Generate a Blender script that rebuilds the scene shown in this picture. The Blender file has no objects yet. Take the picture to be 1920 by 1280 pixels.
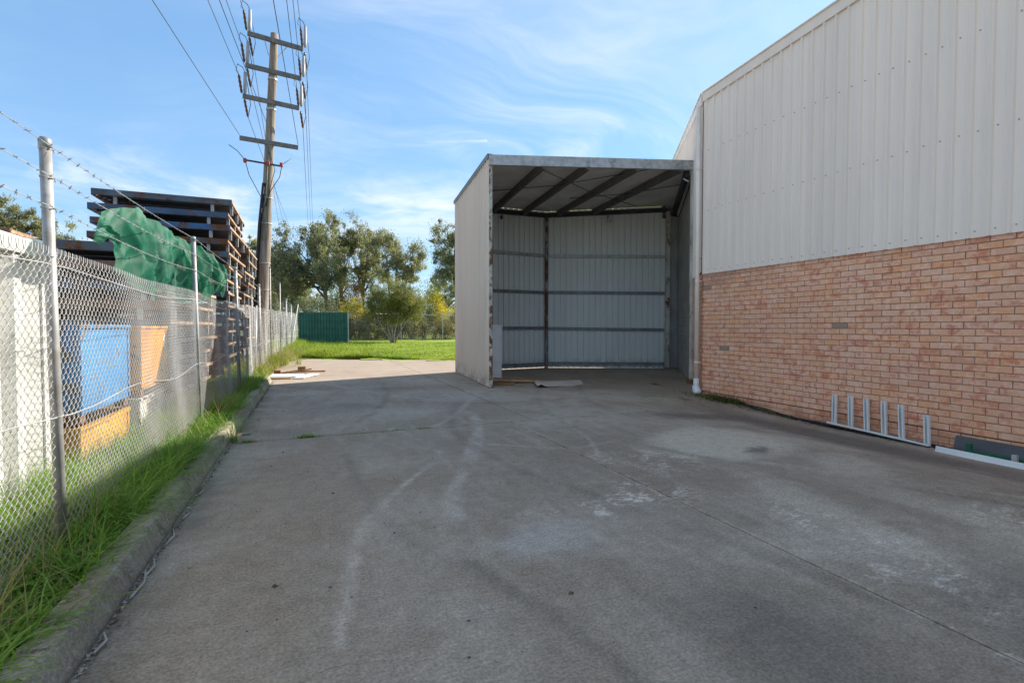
import bpy, bmesh, math, random
import numpy as np
from mathutils import Vector, Matrix

rnd = random.Random(11)
NR = np.random.default_rng(5)
SC = bpy.context.scene
COL = SC.collection
R = math.radians

# ------------------------------------------------------------------ camera, sky, sun, exposure
CAM_Z = 1.34
cam_data = bpy.data.cameras.new('camera')
cam_data.sensor_width = 36.0
cam_data.lens = 940.0 / 1920.0 * 36.0
cam_data.clip_end = 3000.0
cam_data.clip_start = 0.05
camera = bpy.data.objects.new('camera', cam_data)
camera.location = (0, 0, CAM_Z)
camera.rotation_euler = (R(90) - math.atan(27 / 940), 0, R(-22.0))
COL.objects.link(camera)
SC.camera = camera

SUN_EL, SUN_AZ = 32.3, 71.6          # azimuth clockwise from +Y
SUN_STRENGTH, SKY_STRENGTH, EXPOSURE = 3.5, 0.15, 1.60
SC.view_settings.view_transform = 'Standard'
SC.view_settings.look = 'None'
SC.view_settings.exposure = EXPOSURE
SC.view_settings.gamma = 1.0
SC.view_settings.use_curve_mapping = False

sun_data = bpy.data.lights.new('sun', 'SUN')
sun_data.energy = SUN_STRENGTH
sun_data.angle = R(0.53)
sun_data.color = (1.0, 0.92, 0.80)
sun = bpy.data.objects.new('sun', sun_data)
sd = Vector((math.sin(R(SUN_AZ)) * math.cos(R(SUN_EL)), math.cos(R(SUN_AZ)) * math.cos(R(SUN_EL)), math.sin(R(SUN_EL))))
sun.rotation_euler = (-sd).to_track_quat('-Z', 'Y').to_euler()
sun.location = (40, 20, 40)
COL.objects.link(sun)
SC.cycles.max_bounces = 8
SC.cycles.transparent_max_bounces = 24
SC.cycles.diffuse_bounces = 4
SC.cycles.use_denoising = True
SC.cycles.denoiser = 'OPENIMAGEDENOISE'
SC.cycles.denoising_input_passes = 'RGB_ALBEDO_NORMAL'
SC.cycles.denoising_prefilter = 'NONE'
SC.cycles.use_adaptive_sampling = False
SC.cycles.sample_clamp_indirect = 4.0
SC.cycles.blur_glossy = 1.0


# ------------------------------------------------------------------ node helpers
class NT:
    def __init__(s, tree):
        s.t = tree; s.n = tree.nodes; s.l = tree.links

    def new(s, typ, **props):
        n = s.n.new(typ)
        for k, v in props.items():
            setattr(n, k, v)
        return n

    def put(s, sock, v):
        if v is None:
            return
        if isinstance(v, bpy.types.NodeSocket):
            s.l.new(v, sock)
        else:
            if hasattr(sock.default_value, '__len__') and not hasattr(v, '__len__'):
                v = (v, v, v, 1)[:len(sock.default_value)]
            elif hasattr(sock.default_value, '__len__') and len(v) == 3 and len(sock.default_value) == 4:
                v = (*v, 1)
            sock.default_value = v

    def m(s, op, a, b=None, c=None, clamp=False):
        n = s.new('ShaderNodeMath', operation=op, use_clamp=clamp)
        for i, v in enumerate((a, b, c)):
            if v is not None: s.put(n.inputs[i], v)
        return n.outputs[0]

    def v(s, op, a, b=None, scale=None):
        n = s.new('ShaderNodeVectorMath', operation=op)
        s.put(n.inputs[0], a)
        if b is not None: s.put(n.inputs[1], b)
        if scale is not None: s.put(n.inputs['Scale'], scale)
        return n.outputs['Value'] if op in ('LENGTH', 'DOT_PRODUCT', 'DISTANCE') else n.outputs[0]

    def mix(s, f, a, b, blend='MIX'):
        n = s.new('ShaderNodeMix', data_type='RGBA', blend_type=blend)
        s.put(n.inputs[0], f); s.put(n.inputs[6], a); s.put(n.inputs[7], b)
        return n.outputs[2]

    def noise(s, vec, scale, detail=4, rough=0.55, dist=0.0, out=0):
        n = s.new('ShaderNodeTexNoise')
        s.put(n.inputs['Vector'], vec)
        n.inputs['Scale'].default_value = scale
        n.inputs['Detail'].default_value = detail
        n.inputs['Roughness'].default_value = rough
        n.inputs['Distortion'].default_value = dist
        return n.outputs[out]

    def rng(s, v, a, b, c=0.0, d=1.0, smooth=True):
        n = s.new('ShaderNodeMapRange', interpolation_type='SMOOTHSTEP' if smooth else 'LINEAR')
        for i, x in enumerate((v, a, b, c, d)): s.put(n.inputs[i], x)
        return n.outputs[0]

    def mapping(s, vec, loc=(0, 0, 0), rot=(0, 0, 0), scale=(1, 1, 1), typ='POINT'):
        n = s.new('ShaderNodeMapping', vector_type=typ)
        s.put(n.inputs['Vector'], vec)
        n.inputs['Location'].default_value = loc
        n.inputs['Rotation'].default_value = rot
        n.inputs['Scale'].default_value = scale
        return n.outputs[0]

    def ramp(s, f, stops, interp='LINEAR'):
        n = s.new('ShaderNodeValToRGB')
        cr = n.color_ramp; cr.interpolation = interp
        while len(cr.elements) < len(stops): cr.elements.new(0.5)
        for e, (p, c) in zip(cr.elements, stops):
            e.position = p; e.color = (*c, 1) if len(c) == 3 else c
        s.put(n.inputs[0], f)
        return n.outputs[0]

    def pos(s):
        return s.new('ShaderNodeNewGeometry').outputs['Position']

    def obj(s):
        return s.new('ShaderNodeTexCoord').outputs['Object']

    def orand(s):
        return s.new('ShaderNodeObjectInfo').outputs['Random']

    def sep(s, v):
        n = s.new('ShaderNodeSeparateXYZ'); s.put(n.inputs[0], v); return n.outputs

    def comb(s, x, y, z):
        n = s.new('ShaderNodeCombineXYZ')
        for i, q in enumerate((x, y, z)): s.put(n.inputs[i], q)
        return n.outputs[0]

    def bump(s, h, strength=0.3, dist=0.01):
        n = s.new('ShaderNodeBump')
        s.put(n.inputs['Height'], h)
        n.inputs['Strength'].default_value = strength
        n.inputs['Distance'].default_value = dist
        return n.outputs[0]


def material(name):
    m = bpy.data.materials.new(name); m.use_nodes = True
    nt = NT(m.node_tree)
    b = m.node_tree.nodes['Principled BSDF']
    b.inputs['Specular IOR Level'].default_value = 0.35
    return m, nt, b


def simple(name, col, rough=0.6, metal=0.0, var=0.25, scale=6.0, bump=0.0, dirt=None, dirt_amt=0.4, dirt_scale=3.0, objrand=0.0, spec=0.35):
    m, t, b = material(name)
    p = t.obj()
    n1 = t.noise(p, scale, 5, 0.6)
    f = t.rng(n1, 0.3, 0.7, 1 - var, 1 + var)
    if objrand:
        f = t.m('MULTIPLY', f, t.rng(t.orand(), 0, 1, 1 - objrand, 1 + objrand, smooth=False))
    c = t.v('SCALE', col, scale=f)
    if dirt:
        n2 = t.noise(p, dirt_scale, 6, 0.65, 0.4)
        c = t.mix(t.rng(n2, 0.62 - dirt_amt * 0.3, 0.72 - dirt_amt * 0.15), c, dirt)
    t.put(b.inputs['Base Color'], c)
    b.inputs['Roughness'].default_value = rough
    b.inputs['Metallic'].default_value = metal
    b.inputs['Specular IOR Level'].default_value = spec
    if bump:
        t.put(b.inputs['Normal'], t.bump(t.noise(p, scale * 6, 4), bump, 0.005))
    return m


# ------------------------------------------------------------------ world: physical sky with thin procedural cloud
world = bpy.data.worlds.new('World')
SC.world = world
world.use_nodes = True
wt = NT(world.node_tree)
bg = world.node_tree.nodes['Background']
sky = wt.new('ShaderNodeTexSky', sky_type='NISHITA', sun_disc=False)
sky.sun_elevation = R(SUN_EL)
sky.sun_rotation = R(SUN_AZ)
sky.altitude = 20; sky.air_density = 1.0; sky.dust_density = 0.35; sky.ozone_density = 1.6
wd = wt.new('ShaderNodeTexCoord').outputs['Generated']
wx, wy, wz = wt.sep(wd)
zz = wt.m('ADD', wt.m('MAXIMUM', wz, 0.0), 0.16)
pl = wt.comb(wt.m('DIVIDE', wx, zz), wt.m('DIVIDE', wy, zz), 0.0)
warp = wt.v('SCALE', wt.v('SUBTRACT', wt.noise(pl, 0.9, 3, 0.5, out=1), (0.5, 0.5, 0.5)), scale=1.1)
pl2 = wt.mapping(wt.v('ADD', pl, warp), rot=(0, 0, R(35)), scale=(0.55, 1.7, 1))
veil = wt.noise(pl2, 0.75, 9, 0.62, 0.6)
low = wt.noise(wt.mapping(pl, loc=(3.1, 1.7, 0), scale=(1.0, 1.0, 1)), 0.45, 3, 0.5)
veil = wt.m('MULTIPLY', wt.rng(veil, 0.36, 0.72), wt.rng(low, 0.28, 0.58))
cum = wt.rng(wt.noise(wt.mapping(wd, scale=(1, 1, 2.4)), 5.5, 8, 0.6, 0.3), 0.46, 0.70)
cum = wt.m('MULTIPLY', cum, wt.m('MULTIPLY', wt.rng(wz, 0.0, 0.10), wt.rng(wz, 0.34, 0.16)))
# a short condensation trail, level and thin
ta, tb = Vector((0.1981, 0.9202, 0.3375)).normalized(), Vector((0.3074, 0.8872, 0.3442)).normalized()
tba = tb - ta
tpa = wt.v('SUBTRACT', wd, tuple(ta)); th_ = wt.m('DIVIDE', wt.v('DOT_PRODUCT', tpa, tuple(tba)), tba.length_squared, clamp=True)
trail = wt.rng(wt.v('LENGTH', wt.v('SUBTRACT', tpa, wt.v('SCALE', tuple(tba), scale=th_))), 0.0032, 0.0008)
trail = wt.m('MULTIPLY', trail, wt.m('MULTIPLY', th_, 0.35))
cf = wt.m('MINIMUM', wt.m('ADD', wt.m('ADD', trail, wt.m('MULTIPLY', veil, 0.75)), wt.m('MULTIPLY', cum, 0.70)), 0.85)
cloud_col = (2.45, 2.55, 2.7)
gm = wt.new('ShaderNodeGamma'); wt.put(gm.inputs[0], sky.outputs[0]); gm.inputs[1].default_value = 0.5     # softer contrast between zenith and sun side, as through thin high haze
skyc = wt.mix(cf, wt.v('MULTIPLY', gm.outputs[0], (0.52, 0.785, 1.05)), cloud_col)
wt.put(bg.inputs['Color'], skyc)
bg.inputs['Strength'].default_value = SKY_STRENGTH


# ------------------------------------------------------------------ mesh helpers
class MB:
    def __init__(s):
        s.v = []; s.f = []

    def add(s, vs, fs):
        o = len(s.v); s.v.extend([tuple(v) for v in vs]); s.f.extend([tuple(i + o for i in f) for f in fs]); return s

    def box(s, x0, x1, y0, y1, z0, z1, mat=None):
        vs = [(x0, y0, z0), (x1, y0, z0), (x1, y1, z0), (x0, y1, z0), (x0, y0, z1), (x1, y0, z1), (x1, y1, z1), (x0, y1, z1)]
        if mat is not None: vs = [tuple(mat @ Vector(v)) for v in vs]
        return s.add(vs, [(0, 3, 2, 1), (4, 5, 6, 7), (0, 1, 5, 4), (1, 2, 6, 5), (2, 3, 7, 6), (3, 0, 4, 7)])

    def cbox(s, cx, cy, cz, sx, sy, sz, ch=0.003, mat=None):
        """box with chamfered edges"""
        hx, hy, hz = sx / 2, sy / 2, sz / 2
        bm = bmesh.new(); bmesh.ops.create_cube(bm, size=1.0)
        bmesh.ops.scale(bm, vec=(sx, sy, sz), verts=bm.verts)
        bmesh.ops.bevel(bm, geom=list(bm.edges), offset=ch, segments=1, affect='EDGES')
        M = Matrix.Translation((cx, cy, cz))
        if mat is not None: M = mat @ M
        bm.verts.index_update()
        s.add([M @ v.co for v in bm.verts], [[v.index for v in f.verts] for f in bm.faces])
        bm.free(); return s

    def beam(s, a, b, w, h, up=(0, 0, 1)):
        """box from a to b, width w sideways, height h along up"""
        a = Vector(a); b = Vector(b); d = b - a
        up = Vector(up); side = d.cross(up).normalized() * (w / 2); u = side.cross(d).normalized() * (h / 2)
        vs = [a - side - u, a + side - u, a + side + u, a - side + u, b - side - u, b + side - u, b + side + u, b - side + u]
        return s.add(vs, [(0, 1, 2, 3), (7, 6, 5, 4), (0, 4, 5, 1), (1, 5, 6, 2), (2, 6, 7, 3), (3, 7, 4, 0)])

    def tube(s, pts, r, n=6, cap=True):
        pts = [Vector(p) for p in pts]; k = len(pts)
        rs = r if hasattr(r, '__len__') else [r] * k
        base = len(s.v); prev = None
        for i, p in enumerate(pts):
            d = (pts[min(i + 1, k - 1)] - pts[max(i - 1, 0)])
            if d.length < 1e-9: d = Vector((0, 0, 1))
            d.normalize()
            if prev is None:
                x = d.cross(Vector((0, 0, 1)) if abs(d.z) < 0.95 else Vector((1, 0, 0))).normalized()
            else:
                x = (prev - d * prev.dot(d))
                x = x.normalized() if x.length > 1e-6 else d.orthogonal().normalized()
            prev = x; y = d.cross(x)
            for j in range(n):
                a = 2 * math.pi * j / n
                s.v.append(tuple(p + (x * math.cos(a) + y * math.sin(a)) * rs[i]))
        for i in range(k - 1):
            for j in range(n):
                q = base + i * n
                s.f.append((q + j, q + (j + 1) % n, q + n + (j + 1) % n, q + n + j))
        if cap:
            s.f.append(tuple(base + j for j in reversed(range(n))))
            s.f.append(tuple(base + (k - 1) * n + j for j in range(n)))
        return s

    def prism(s, poly, z0, z1):
        n = len(poly); zz0 = z0 if hasattr(z0, '__len__') else [z0] * n; zz1 = z1 if hasattr(z1, '__len__') else [z1] * n
        vs = [(x, y, zz0[i]) for i, (x, y) in enumerate(poly)] + [(x, y, zz1[i]) for i, (x, y) in enumerate(poly)]
        fs = [tuple(reversed(range(n))), tuple(range(n, 2 * n))] + [(i, (i + 1) % n, n + (i + 1) % n, n + i) for i in range(n)]
        return s.add(vs, fs)

    def build(s, name, mat, parent=None, smooth=False, local=False):
        me = bpy.data.meshes.new(name)
        me.from_pydata(s.v, [], s.f); me.update()
        if mat is not None: me.materials.append(mat)
        if smooth: me.polygons.foreach_set('use_smooth', [True] * len(me.polygons))
        return link(name, me, parent, local)


def link(name, me, parent=None, local=False):
    o = bpy.data.objects.new(name, me); COL.objects.link(o)
    if parent is not None:
        o.parent = parent
        if not local:
            off = parent.location if parent.parent is None else Vector((0, 0, 0))   # parts below a thing sit at the world origin
            o.matrix_parent_inverse = Matrix.Translation(-off)
    return o


def np_mesh(name, verts, quads, mat, parent=None, smooth=False, local=False, colors=None):
    me = bpy.data.meshes.new(name)
    verts = np.asarray(verts, np.float32); quads = np.asarray(quads, np.int32)
    k = quads.shape[1]
    me.vertices.add(len(verts)); me.vertices.foreach_set('co', verts.ravel())
    me.loops.add(quads.size); me.loops.foreach_set('vertex_index', quads.ravel())
    me.polygons.add(len(quads))
    me.polygons.foreach_set('loop_start', np.arange(0, quads.size, k, dtype=np.int32))
    me.polygons.foreach_set('loop_total', np.full(len(quads), k, np.int32))
    if smooth: me.polygons.foreach_set('use_smooth', np.ones(len(quads), bool))
    me.update(calc_edges=True)
    if colors is not None:
        a = me.attributes.new('tint', 'FLOAT', 'POINT'); a.data.foreach_set('value', np.asarray(colors, np.float32))
    me.materials.append(mat)
    return link(name, me, parent, local)


def tag(o, label=None, cat=None, group=None, kind=None):
    if label: o['label'] = label
    if cat: o['category'] = cat
    if group: o['group'] = group
    if kind: o['kind'] = kind
    return o


def thing(name, label, cat, loc=(0, 0, 0), rz=0.0, group=None):
    o = bpy.data.objects.new(name, None); COL.objects.link(o)
    o.empty_display_size = 0.2
    o.location = loc; o.rotation_euler = (0, 0, rz)
    return tag(o, label, cat, group)


def copy_tree(o, parent=None):
    c = o.copy(); COL.objects.link(c)
    if parent is not None:
        c.parent = parent; c.matrix_parent_inverse = o.matrix_parent_inverse.copy()
    for ch in o.children: copy_tree(ch, c)
    return c


def yard_z(x, y):
    """the slab falls to a drain along the brick wall"""
    def ss(a, b, v):
        t = min(1, max(0, (v - a) / (b - a))); return t * t * (3 - 2 * t)
    return -0.20 * ss(4.6, 7.45, x) * ss(8.7, 5.2, y)


# ------------------------------------------------------------------ materials
def mat_concrete():
    m, t, b = material('concrete')
    p = t.pos()
    big = t.noise(p, 0.35, 4, 0.55, 0.3)
    mid = t.noise(p, 1.3, 6, 0.62, 0.5)
    fine = t.noise(p, 9.0, 6, 0.7)
    grit = t.noise(p, 70.0, 3, 0.7)
    streak = t.noise(t.mapping(p, rot=(0, 0, R(8)), scale=(3.2, 0.55, 1)), 1.6, 6, 0.6, 0.4)
    c = t.mix(t.rng(big, 0.35, 0.65), (0.170, 0.148, 0.124), (0.236, 0.220, 0.196))
    c = t.mix(t.m('MULTIPLY', t.rng(mid, 0.44, 0.66), 0.6), c, (0.160, 0.137, 0.110), 'MIX')
    c = t.mix(t.m('MULTIPLY', t.rng(streak, 0.44, 0.74), 0.32), c, (0.285, 0.270, 0.245))
    warp = t.v('SCALE', t.v('SUBTRACT', t.noise(p, 2.2, 5, 0.65, out=1), (0.5, 0.5, 0.5)), scale=0.55)
    pw = t.v('ADD', p, warp)
    warp2 = t.v('SCALE', t.v('SUBTRACT', t.noise(p, 5.0, 4, 0.6, out=1), (0.5, 0.5, 0.5)), scale=0.14)
    ps = t.v('MULTIPLY', t.v('ADD', p, warp2), (1, 1, 0))
    pw0 = t.v('MULTIPLY', pw, (1, 1, 0))
    x, y, z = t.sep(p)

    def blot(c, cx, cy, rx, ry, rot, col, amt, soft=0.5, brk=None):
        q = t.mapping(pw0, loc=(cx, cy, 0), rot=(0, 0, R(rot)), scale=(rx, ry, 1), typ='TEXTURE')
        f = t.m('MULTIPLY', t.rng(t.v('LENGTH', q), 1.0, 1.0 - soft), amt)
        if brk is not None: f = t.m('MULTIPLY', f, brk)
        return t.mix(f, c, col)

    def seg(c, pts, w, col, amt, brk=None, vec=None):
        f = None
        for (ax, ay), (bx, by) in zip(pts[:-1], pts[1:]):
            ba = (bx - ax, by - ay, 0.0); L2 = ba[0] ** 2 + ba[1] ** 2
            pa = t.v('SUBTRACT', ps if vec is None else vec, (ax, ay, 0))
            h = t.m('DIVIDE', t.v('DOT_PRODUCT', pa, ba), L2, clamp=True)
            d = t.v('LENGTH', t.v('SUBTRACT', pa, t.v('SCALE', ba, scale=h)))
            g = t.rng(d, w, w * 0.25)
            f = g if f is None else t.m('MAXIMUM', f, g)
        f = t.m('MULTIPLY', f, amt)
        if brk is not None: f = t.m('MULTIPLY', f, brk)
        return t.mix(f, c, col)
    scuff = t.rng(t.noise(t.mapping(p, rot=(0, 0, R(-30)), scale=(1, 2.2, 1)), 12.0, 9, 0.82, 0.5), 0.47, 0.555)
    scuff = t.m('MULTIPLY', scuff, t.rng(t.noise(t.v('ADD', p, (2.0, 9.0, 0.0)), 2.6, 6, 0.7, 0.4), 0.44, 0.62))
    specks = t.rng(t.noise(t.mapping(p, scale=(1, 1.6, 1)), 16, 6, 0.75, 0.4), 0.62, 0.70)
    soft = t.rng(mid, 0.30, 0.62)
    c = t.mix(t.m('MULTIPLY', specks, t.m('MULTIPLY', t.rng(big, 0.42, 0.62), 0.6)), c, (0.36, 0.35, 0.335))
    lt = (0.305, 0.29, 0.255); wh = (0.47, 0.45, 0.42); dk = (0.085, 0.080, 0.074); br = (0.165, 0.135, 0.105); bl = (0.262, 0.262, 0.266)
    c = blot(c, 4.5, 4.55, 1.25, 0.9, 20, lt, 0.95, 0.45)
    c = blot(c, 4.9, 3.3, 0.75, 0.5, 40, lt, 0.5, 0.7)
    c = blot(c, 3.5, 2.55, 0.28, 1.5, -12, lt, 0.55, 0.8)
    c = blot(c, 4.3, 2.0, 0.3, 1.3, -10, lt, 0.45, 0.8)
    c = blot(c, 4.55, 4.05, 0.33, 0.17, 30, dk, 0.85, 0.9)
    c = blot(c, 2.3, 3.30, 1.2, 0.5, 6, wh, 0.9, 0.8, scuff)
    c = blot(c, 2.9, 3.75, 0.6, 0.32, -25, wh, 0.45, 0.8, scuff)
    c = blot(c, 3.3, 4.2, 1.0, 0.6, -30, wh, 0.8, 0.8, scuff)
    c = blot(c, 3.1, 1.8, 0.6, 1.9, -8, wh, 0.7, 0.9, scuff)
    c = blot(c, 4.6, 1.5, 0.7, 1.6, -6, wh, 0.6, 0.9, scuff)
    c = blot(c, 1.35, 2.85, 0.50, 0.32, 0, bl, 0.5, 0.75)
    c = blot(c, 1.9, 3.0, 0.10, 0.07, 0, wh, 0.5, 0.6)
    c = blot(c, 0.7, 4.3, 1.2, 0.6, 20, br, 0.5, 0.9)
    c = blot(c, -0.1, 4.4, 0.8, 2.8, 4, br, 0.75, 0.9)
    c = blot(c, -0.3, 2.0, 0.5, 1.5, 4, br, 0.4, 0.9)
    c = blot(c, 6.5, 4.6, 0.75, 3.2, 0, dk, 0.9, 0.7)
    c = blot(c, 5.7, 6.1, 1.5, 0.5, -10, dk, 0.8, 0.8)
    c = blot(c, 6.6, 8.3, 1.3, 0.7, 30, (0.12, 0.125, 0.085), 0.7, 0.9)
    c = blot(c, 1.9, 1.5, 0.6, 0.9, 0, dk, 0.6, 0.95)
    c = blot(c, 3.2, 1.2, 0.8, 0.7, 20, dk, 0.5, 0.95)
    c = blot(c, 0.2, 8.8, 1.5, 1.2, 0, dk, 0.35, 0.95)
    c = blot(c, 1.6, 11.2, 2.0, 0.5, -8, dk, 0.35, 0.95)
    c = blot(c, -0.3, 7.0, 0.6, 0.4, 0, dk, 0.5, 0.9)
    c = blot(c, 2.6, 9.5, 1.2, 1.8, 0, bl, 0.35, 0.95)
    # tyre traces: worn paths held as attributes of the slabs, broken up here by the grain of the concrete
    pale = t.new('ShaderNodeAttribute', attribute_name='pale_trace').outputs['Fac']
    dark = t.new('ShaderNodeAttribute', attribute_name='dark_trace').outputs['Fac']
    c = t.mix(t.m('MULTIPLY', pale, soft), c, (0.290, 0.275, 0.255))
    c = t.mix(t.m('MULTIPLY', t.m('MULTIPLY', dark, soft), 0.55), c, (0.100, 0.093, 0.085))
    # crack with dust along the long joint, hairline cracks
    c = seg(c, [(2.63, 6.5), (2.63, -2)], 0.04, wh, 0.35, t.rng(t.noise(p, 3.2, 6, 0.75), 0.45, 0.62))
    hl = t.v('MULTIPLY', t.v('ADD', p, t.v('SCALE', t.v('SUBTRACT', t.noise(p, 3.0, 6, 0.7, out=1), (0.5, 0.5, 0.5)), scale=0.22)), (1, 1, 0))
    for pts in ([(0.0, 3.05), (0.36, 3.2), (0.85, 3.3), (1.65, 3.2), (2.3, 3.22)], [(-0.6, 1.9), (0.1, 2.05), (0.5, 1.95)], [(4.4, 1.7), (6.4, 1.4)], [(4.6, 3.9), (6.0, 3.6)], [(1.4, 9.5), (1.5, 7.8)]):
        c = seg(c, pts, 0.005, (0.08, 0.072, 0.062), 0.6, soft, hl)
    # moss beside the joints
    moss = t.rng(t.noise(p, 6.0, 5, 0.7), 0.5, 0.62)
    c = seg(c, [(-0.9, 6.55), (6.3, 6.58)], 0.05, (0.10, 0.125, 0.05), 0.8, moss)
    c = seg(c, [(2.98, 15.0), (2.98, 7.5)], 0.07, (0.12, 0.125, 0.075), 0.8, moss)
    # damp soil stain at the kerb foot
    c = t.mix(t.m('MULTIPLY', t.rng(x, -0.55, -0.86), t.m('MULTIPLY', t.rng(mid, 0.35, 0.6), 0.6)), c, (0.10, 0.085, 0.068))
    # oily fine grain
    c = t.v('SCALE', c, scale=t.m('MULTIPLY', t.rng(fine, 0.25, 0.75, 0.86, 1.14), t.m('MULTIPLY', t.rng(grit, 0.28, 0.72, 0.72, 1.28), t.rng(t.noise(t.mapping(p, scale=(1, 1.5, 1)), 30.0, 4, 0.75), 0.28, 0.72, 0.86, 1.14))))
    # tone of the sunlit far end, put into the colour
    c = t.mix(t.rng(y, 12.5, 15.5, 0, 0.75), c, t.mix(t.rng(mid, 0.35, 0.65), (0.176, 0.150, 0.128), (0.215, 0.192, 0.175)))
    c = t.v('MULTIPLY', c, (1.60, 1.43, 1.25))
    t.put(b.inputs['Base Color'], c)
    t.put(b.inputs['Roughness'], t.rng(mid, 0.3, 0.7, 0.72, 0.92))
    h = t.m('ADD', t.m('MULTIPLY', grit, 0.5), fine)
    t.put(b.inputs['Normal'], t.bump(h, 0.35, 0.006))
    return m


def mat_brick():
    m, t, b = material('brick')
    p = t.pos()
    x, y, z = t.sep(p)
    row = t.m('FLOOR', t.m('DIVIDE', t.m('SUBTRACT', z, 0.027 - 0.005 - 0.86), 0.086))
    off = t.m('MULTIPLY', t.m('MODULO', row, 2.0), 0.12)
    cl = t.m('FLOOR', t.m('DIVIDE', t.m('ADD', t.m('SUBTRACT', 8.09, y), off), 0.24))
    wn = t.new('ShaderNodeTexWhiteNoise', noise_dimensions='2D'); t.put(wn.inputs['Vector'], t.comb(cl, row, 0))
    r1 = wn.outputs['Value']
    r2 = t.sep(wn.outputs['Color'])[1]
    c = t.ramp(r1, [(0.0, (0.69, 0.325, 0.165)), (0.25, (0.69, 0.345, 0.20)), (0.5, (0.68, 0.360, 0.225)), (0.72, (0.69, 0.390, 0.26)), (0.90, (0.65, 0.325, 0.21)), (1.0, (0.59, 0.275, 0.175))])
    q = t.mapping(p, scale=(1, 1, 1.3))
    bl = t.noise(q, 8.5, 4, 0.55, 0.5)
    thr = t.rng(r2, 0, 1, 0.50, 0.66, smooth=False)
    c = t.mix(t.m('MULTIPLY', t.rng(t.m('SUBTRACT', bl, thr), -0.03, 0.06), 0.75), c, (0.55, 0.18, 0.105))
    bl2 = t.noise(t.v('ADD', q, (3.3, 7.7, 1.1)), 11.0, 4, 0.55, 0.4)
    c = t.mix(t.m('MULTIPLY', t.rng(bl2, 0.48, 0.61), 0.5), c, (0.78, 0.50, 0.36))
    c = t.mix(t.m('MULTIPLY', t.rng(t.noise(p, 1.1, 3), 0.45, 0.65), 0.25), c, (0.56, 0.29, 0.18))
    grey = t.m('GREATER_THAN', t.sep(wn.outputs['Color'])[2], 0.992)
    c = t.mix(t.m('MULTIPLY', grey, 0.75), c, (0.17, 0.155, 0.13))
    # grime under the cladding at the corner and damp rising at the foot
    g1 = t.m('MULTIPLY', t.m('MULTIPLY', t.rng(z, 1.75, 2.35), t.rng(y, 5.9, 7.3)), t.rng(t.noise(p, 2.0, 4), 0.35, 0.6))
    c = t.mix(t.m('MULTIPLY', g1, 0.55), c, (0.38, 0.20, 0.135))
    g2 = t.m('MULTIPLY', t.rng(z, 0.10, -0.08), t.rng(t.noise(p, 2.5, 4), 0.35, 0.6))
    c = t.mix(t.m('MULTIPLY', g2, 0.5), c, (0.34, 0.155, 0.075))
    c = t.v('SCALE', c, scale=t.rng(t.noise(p, 120, 3), 0.25, 0.75, 0.88, 1.12))
    c = t.v("SCALE", c, scale=1.22)
    t.put(b.inputs['Base Color'], c)
    b.inputs['Roughness'].default_value = 0.9
    t.put(b.inputs['Normal'], t.bump(t.noise(p, 90, 4, 0.7), 0.4, 0.004))
    return m


def mat_cladding(name, col, dirty=0.25):
    m, t, b = material(name)
    p = t.pos()
    n = t.noise(t.mapping(p, scale=(1.5, 1.5, 0.22)), 2.2, 6, 0.6)
    c = t.mix(t.m('MULTIPLY', t.rng(n, 0.42, 0.7), dirty), col, tuple(q * 0.72 for q in col))
    c = t.v('SCALE', c, scale=t.rng(t.orand(), 0, 1, 0.975, 1.025, smooth=False))
    st = t.noise(t.mapping(p, scale=(22, 22, 0.25)), 1.0, 4, 0.6)
    c = t.mix(t.m('MULTIPLY', t.rng(st, 0.58, 0.75), dirty * 0.8), c, (0.36, 0.30, 0.25))
    z = t.sep(p)[2]
    spl = t.m('MULTIPLY', t.rng(z, 0.45, 0.0), t.rng(t.noise(p, 4.5, 5, 0.65), 0.36, 0.62))
    c = t.mix(t.m('MULTIPLY', spl, 0.6), c, (0.20, 0.18, 0.13))
    t.put(b.inputs['Base Color'], c)
    b.inputs['Roughness'].default_value = 0.5
    t.put(b.inputs['Normal'], t.bump(t.noise(t.mapping(p, scale=(1, 1, 0.35)), 2.5, 2), 0.25, 0.02))
    return m


def mat_rusty(name, paint, lo=0.44, hi=0.56, scale=7.0, rust=(0.21, 0.085, 0.035), zs=0.5, metal=0.0):
    m, t, b = material(name)
    p = t.pos()
    q = t.mapping(p, scale=(1, 1, zs))
    n = t.noise(q, scale, 6, 0.7, 0.4)
    n = t.m('ADD', n, t.m('MULTIPLY', t.m('SUBTRACT', t.orand(), 0.5), 0.12))
    rc = t.mix(t.rng(t.noise(p, 30, 4), 0.35, 0.65), rust, tuple(v * 0.5 for v in rust))
    pc = t.v('SCALE', paint, scale=t.rng(t.noise(p, 2.0, 4), 0.3, 0.7, 0.75, 1.2))
    f = t.rng(n, lo, hi)
    t.put(b.inputs['Base Color'], t.mix(f, pc, rc))
    t.put(b.inputs['Roughness'], t.rng(f, 0, 1, 0.5, 0.9))
    b.inputs['Metallic'].default_value = metal
    return m


def mat_leaf(name, c1, c2, trans=0.35):
    m, t, b = material(name)
    at = t.new('ShaderNodeAttribute', attribute_name='tint').outputs['Fac']
    c = t.mix(at, c1, c2)
    out = t.n['Material Output']
    t.put(b.inputs['Base Color'], c)
    b.inputs['Roughness'].default_value = 0.55
    tr = t.new('ShaderNodeBsdfTranslucent')
    t.put(tr.inputs['Color'], t.v('MULTIPLY', c, (1.25, 1.25, 0.72)))
    mx = t.new('ShaderNodeMixShader'); mx.inputs[0].default_value = trans
    t.l.new(b.outputs[0], mx.inputs[1]); t.l.new(tr.outputs[0], mx.inputs[2]); t.l.new(mx.outputs[0], out.inputs['Surface'])
    return m


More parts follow.
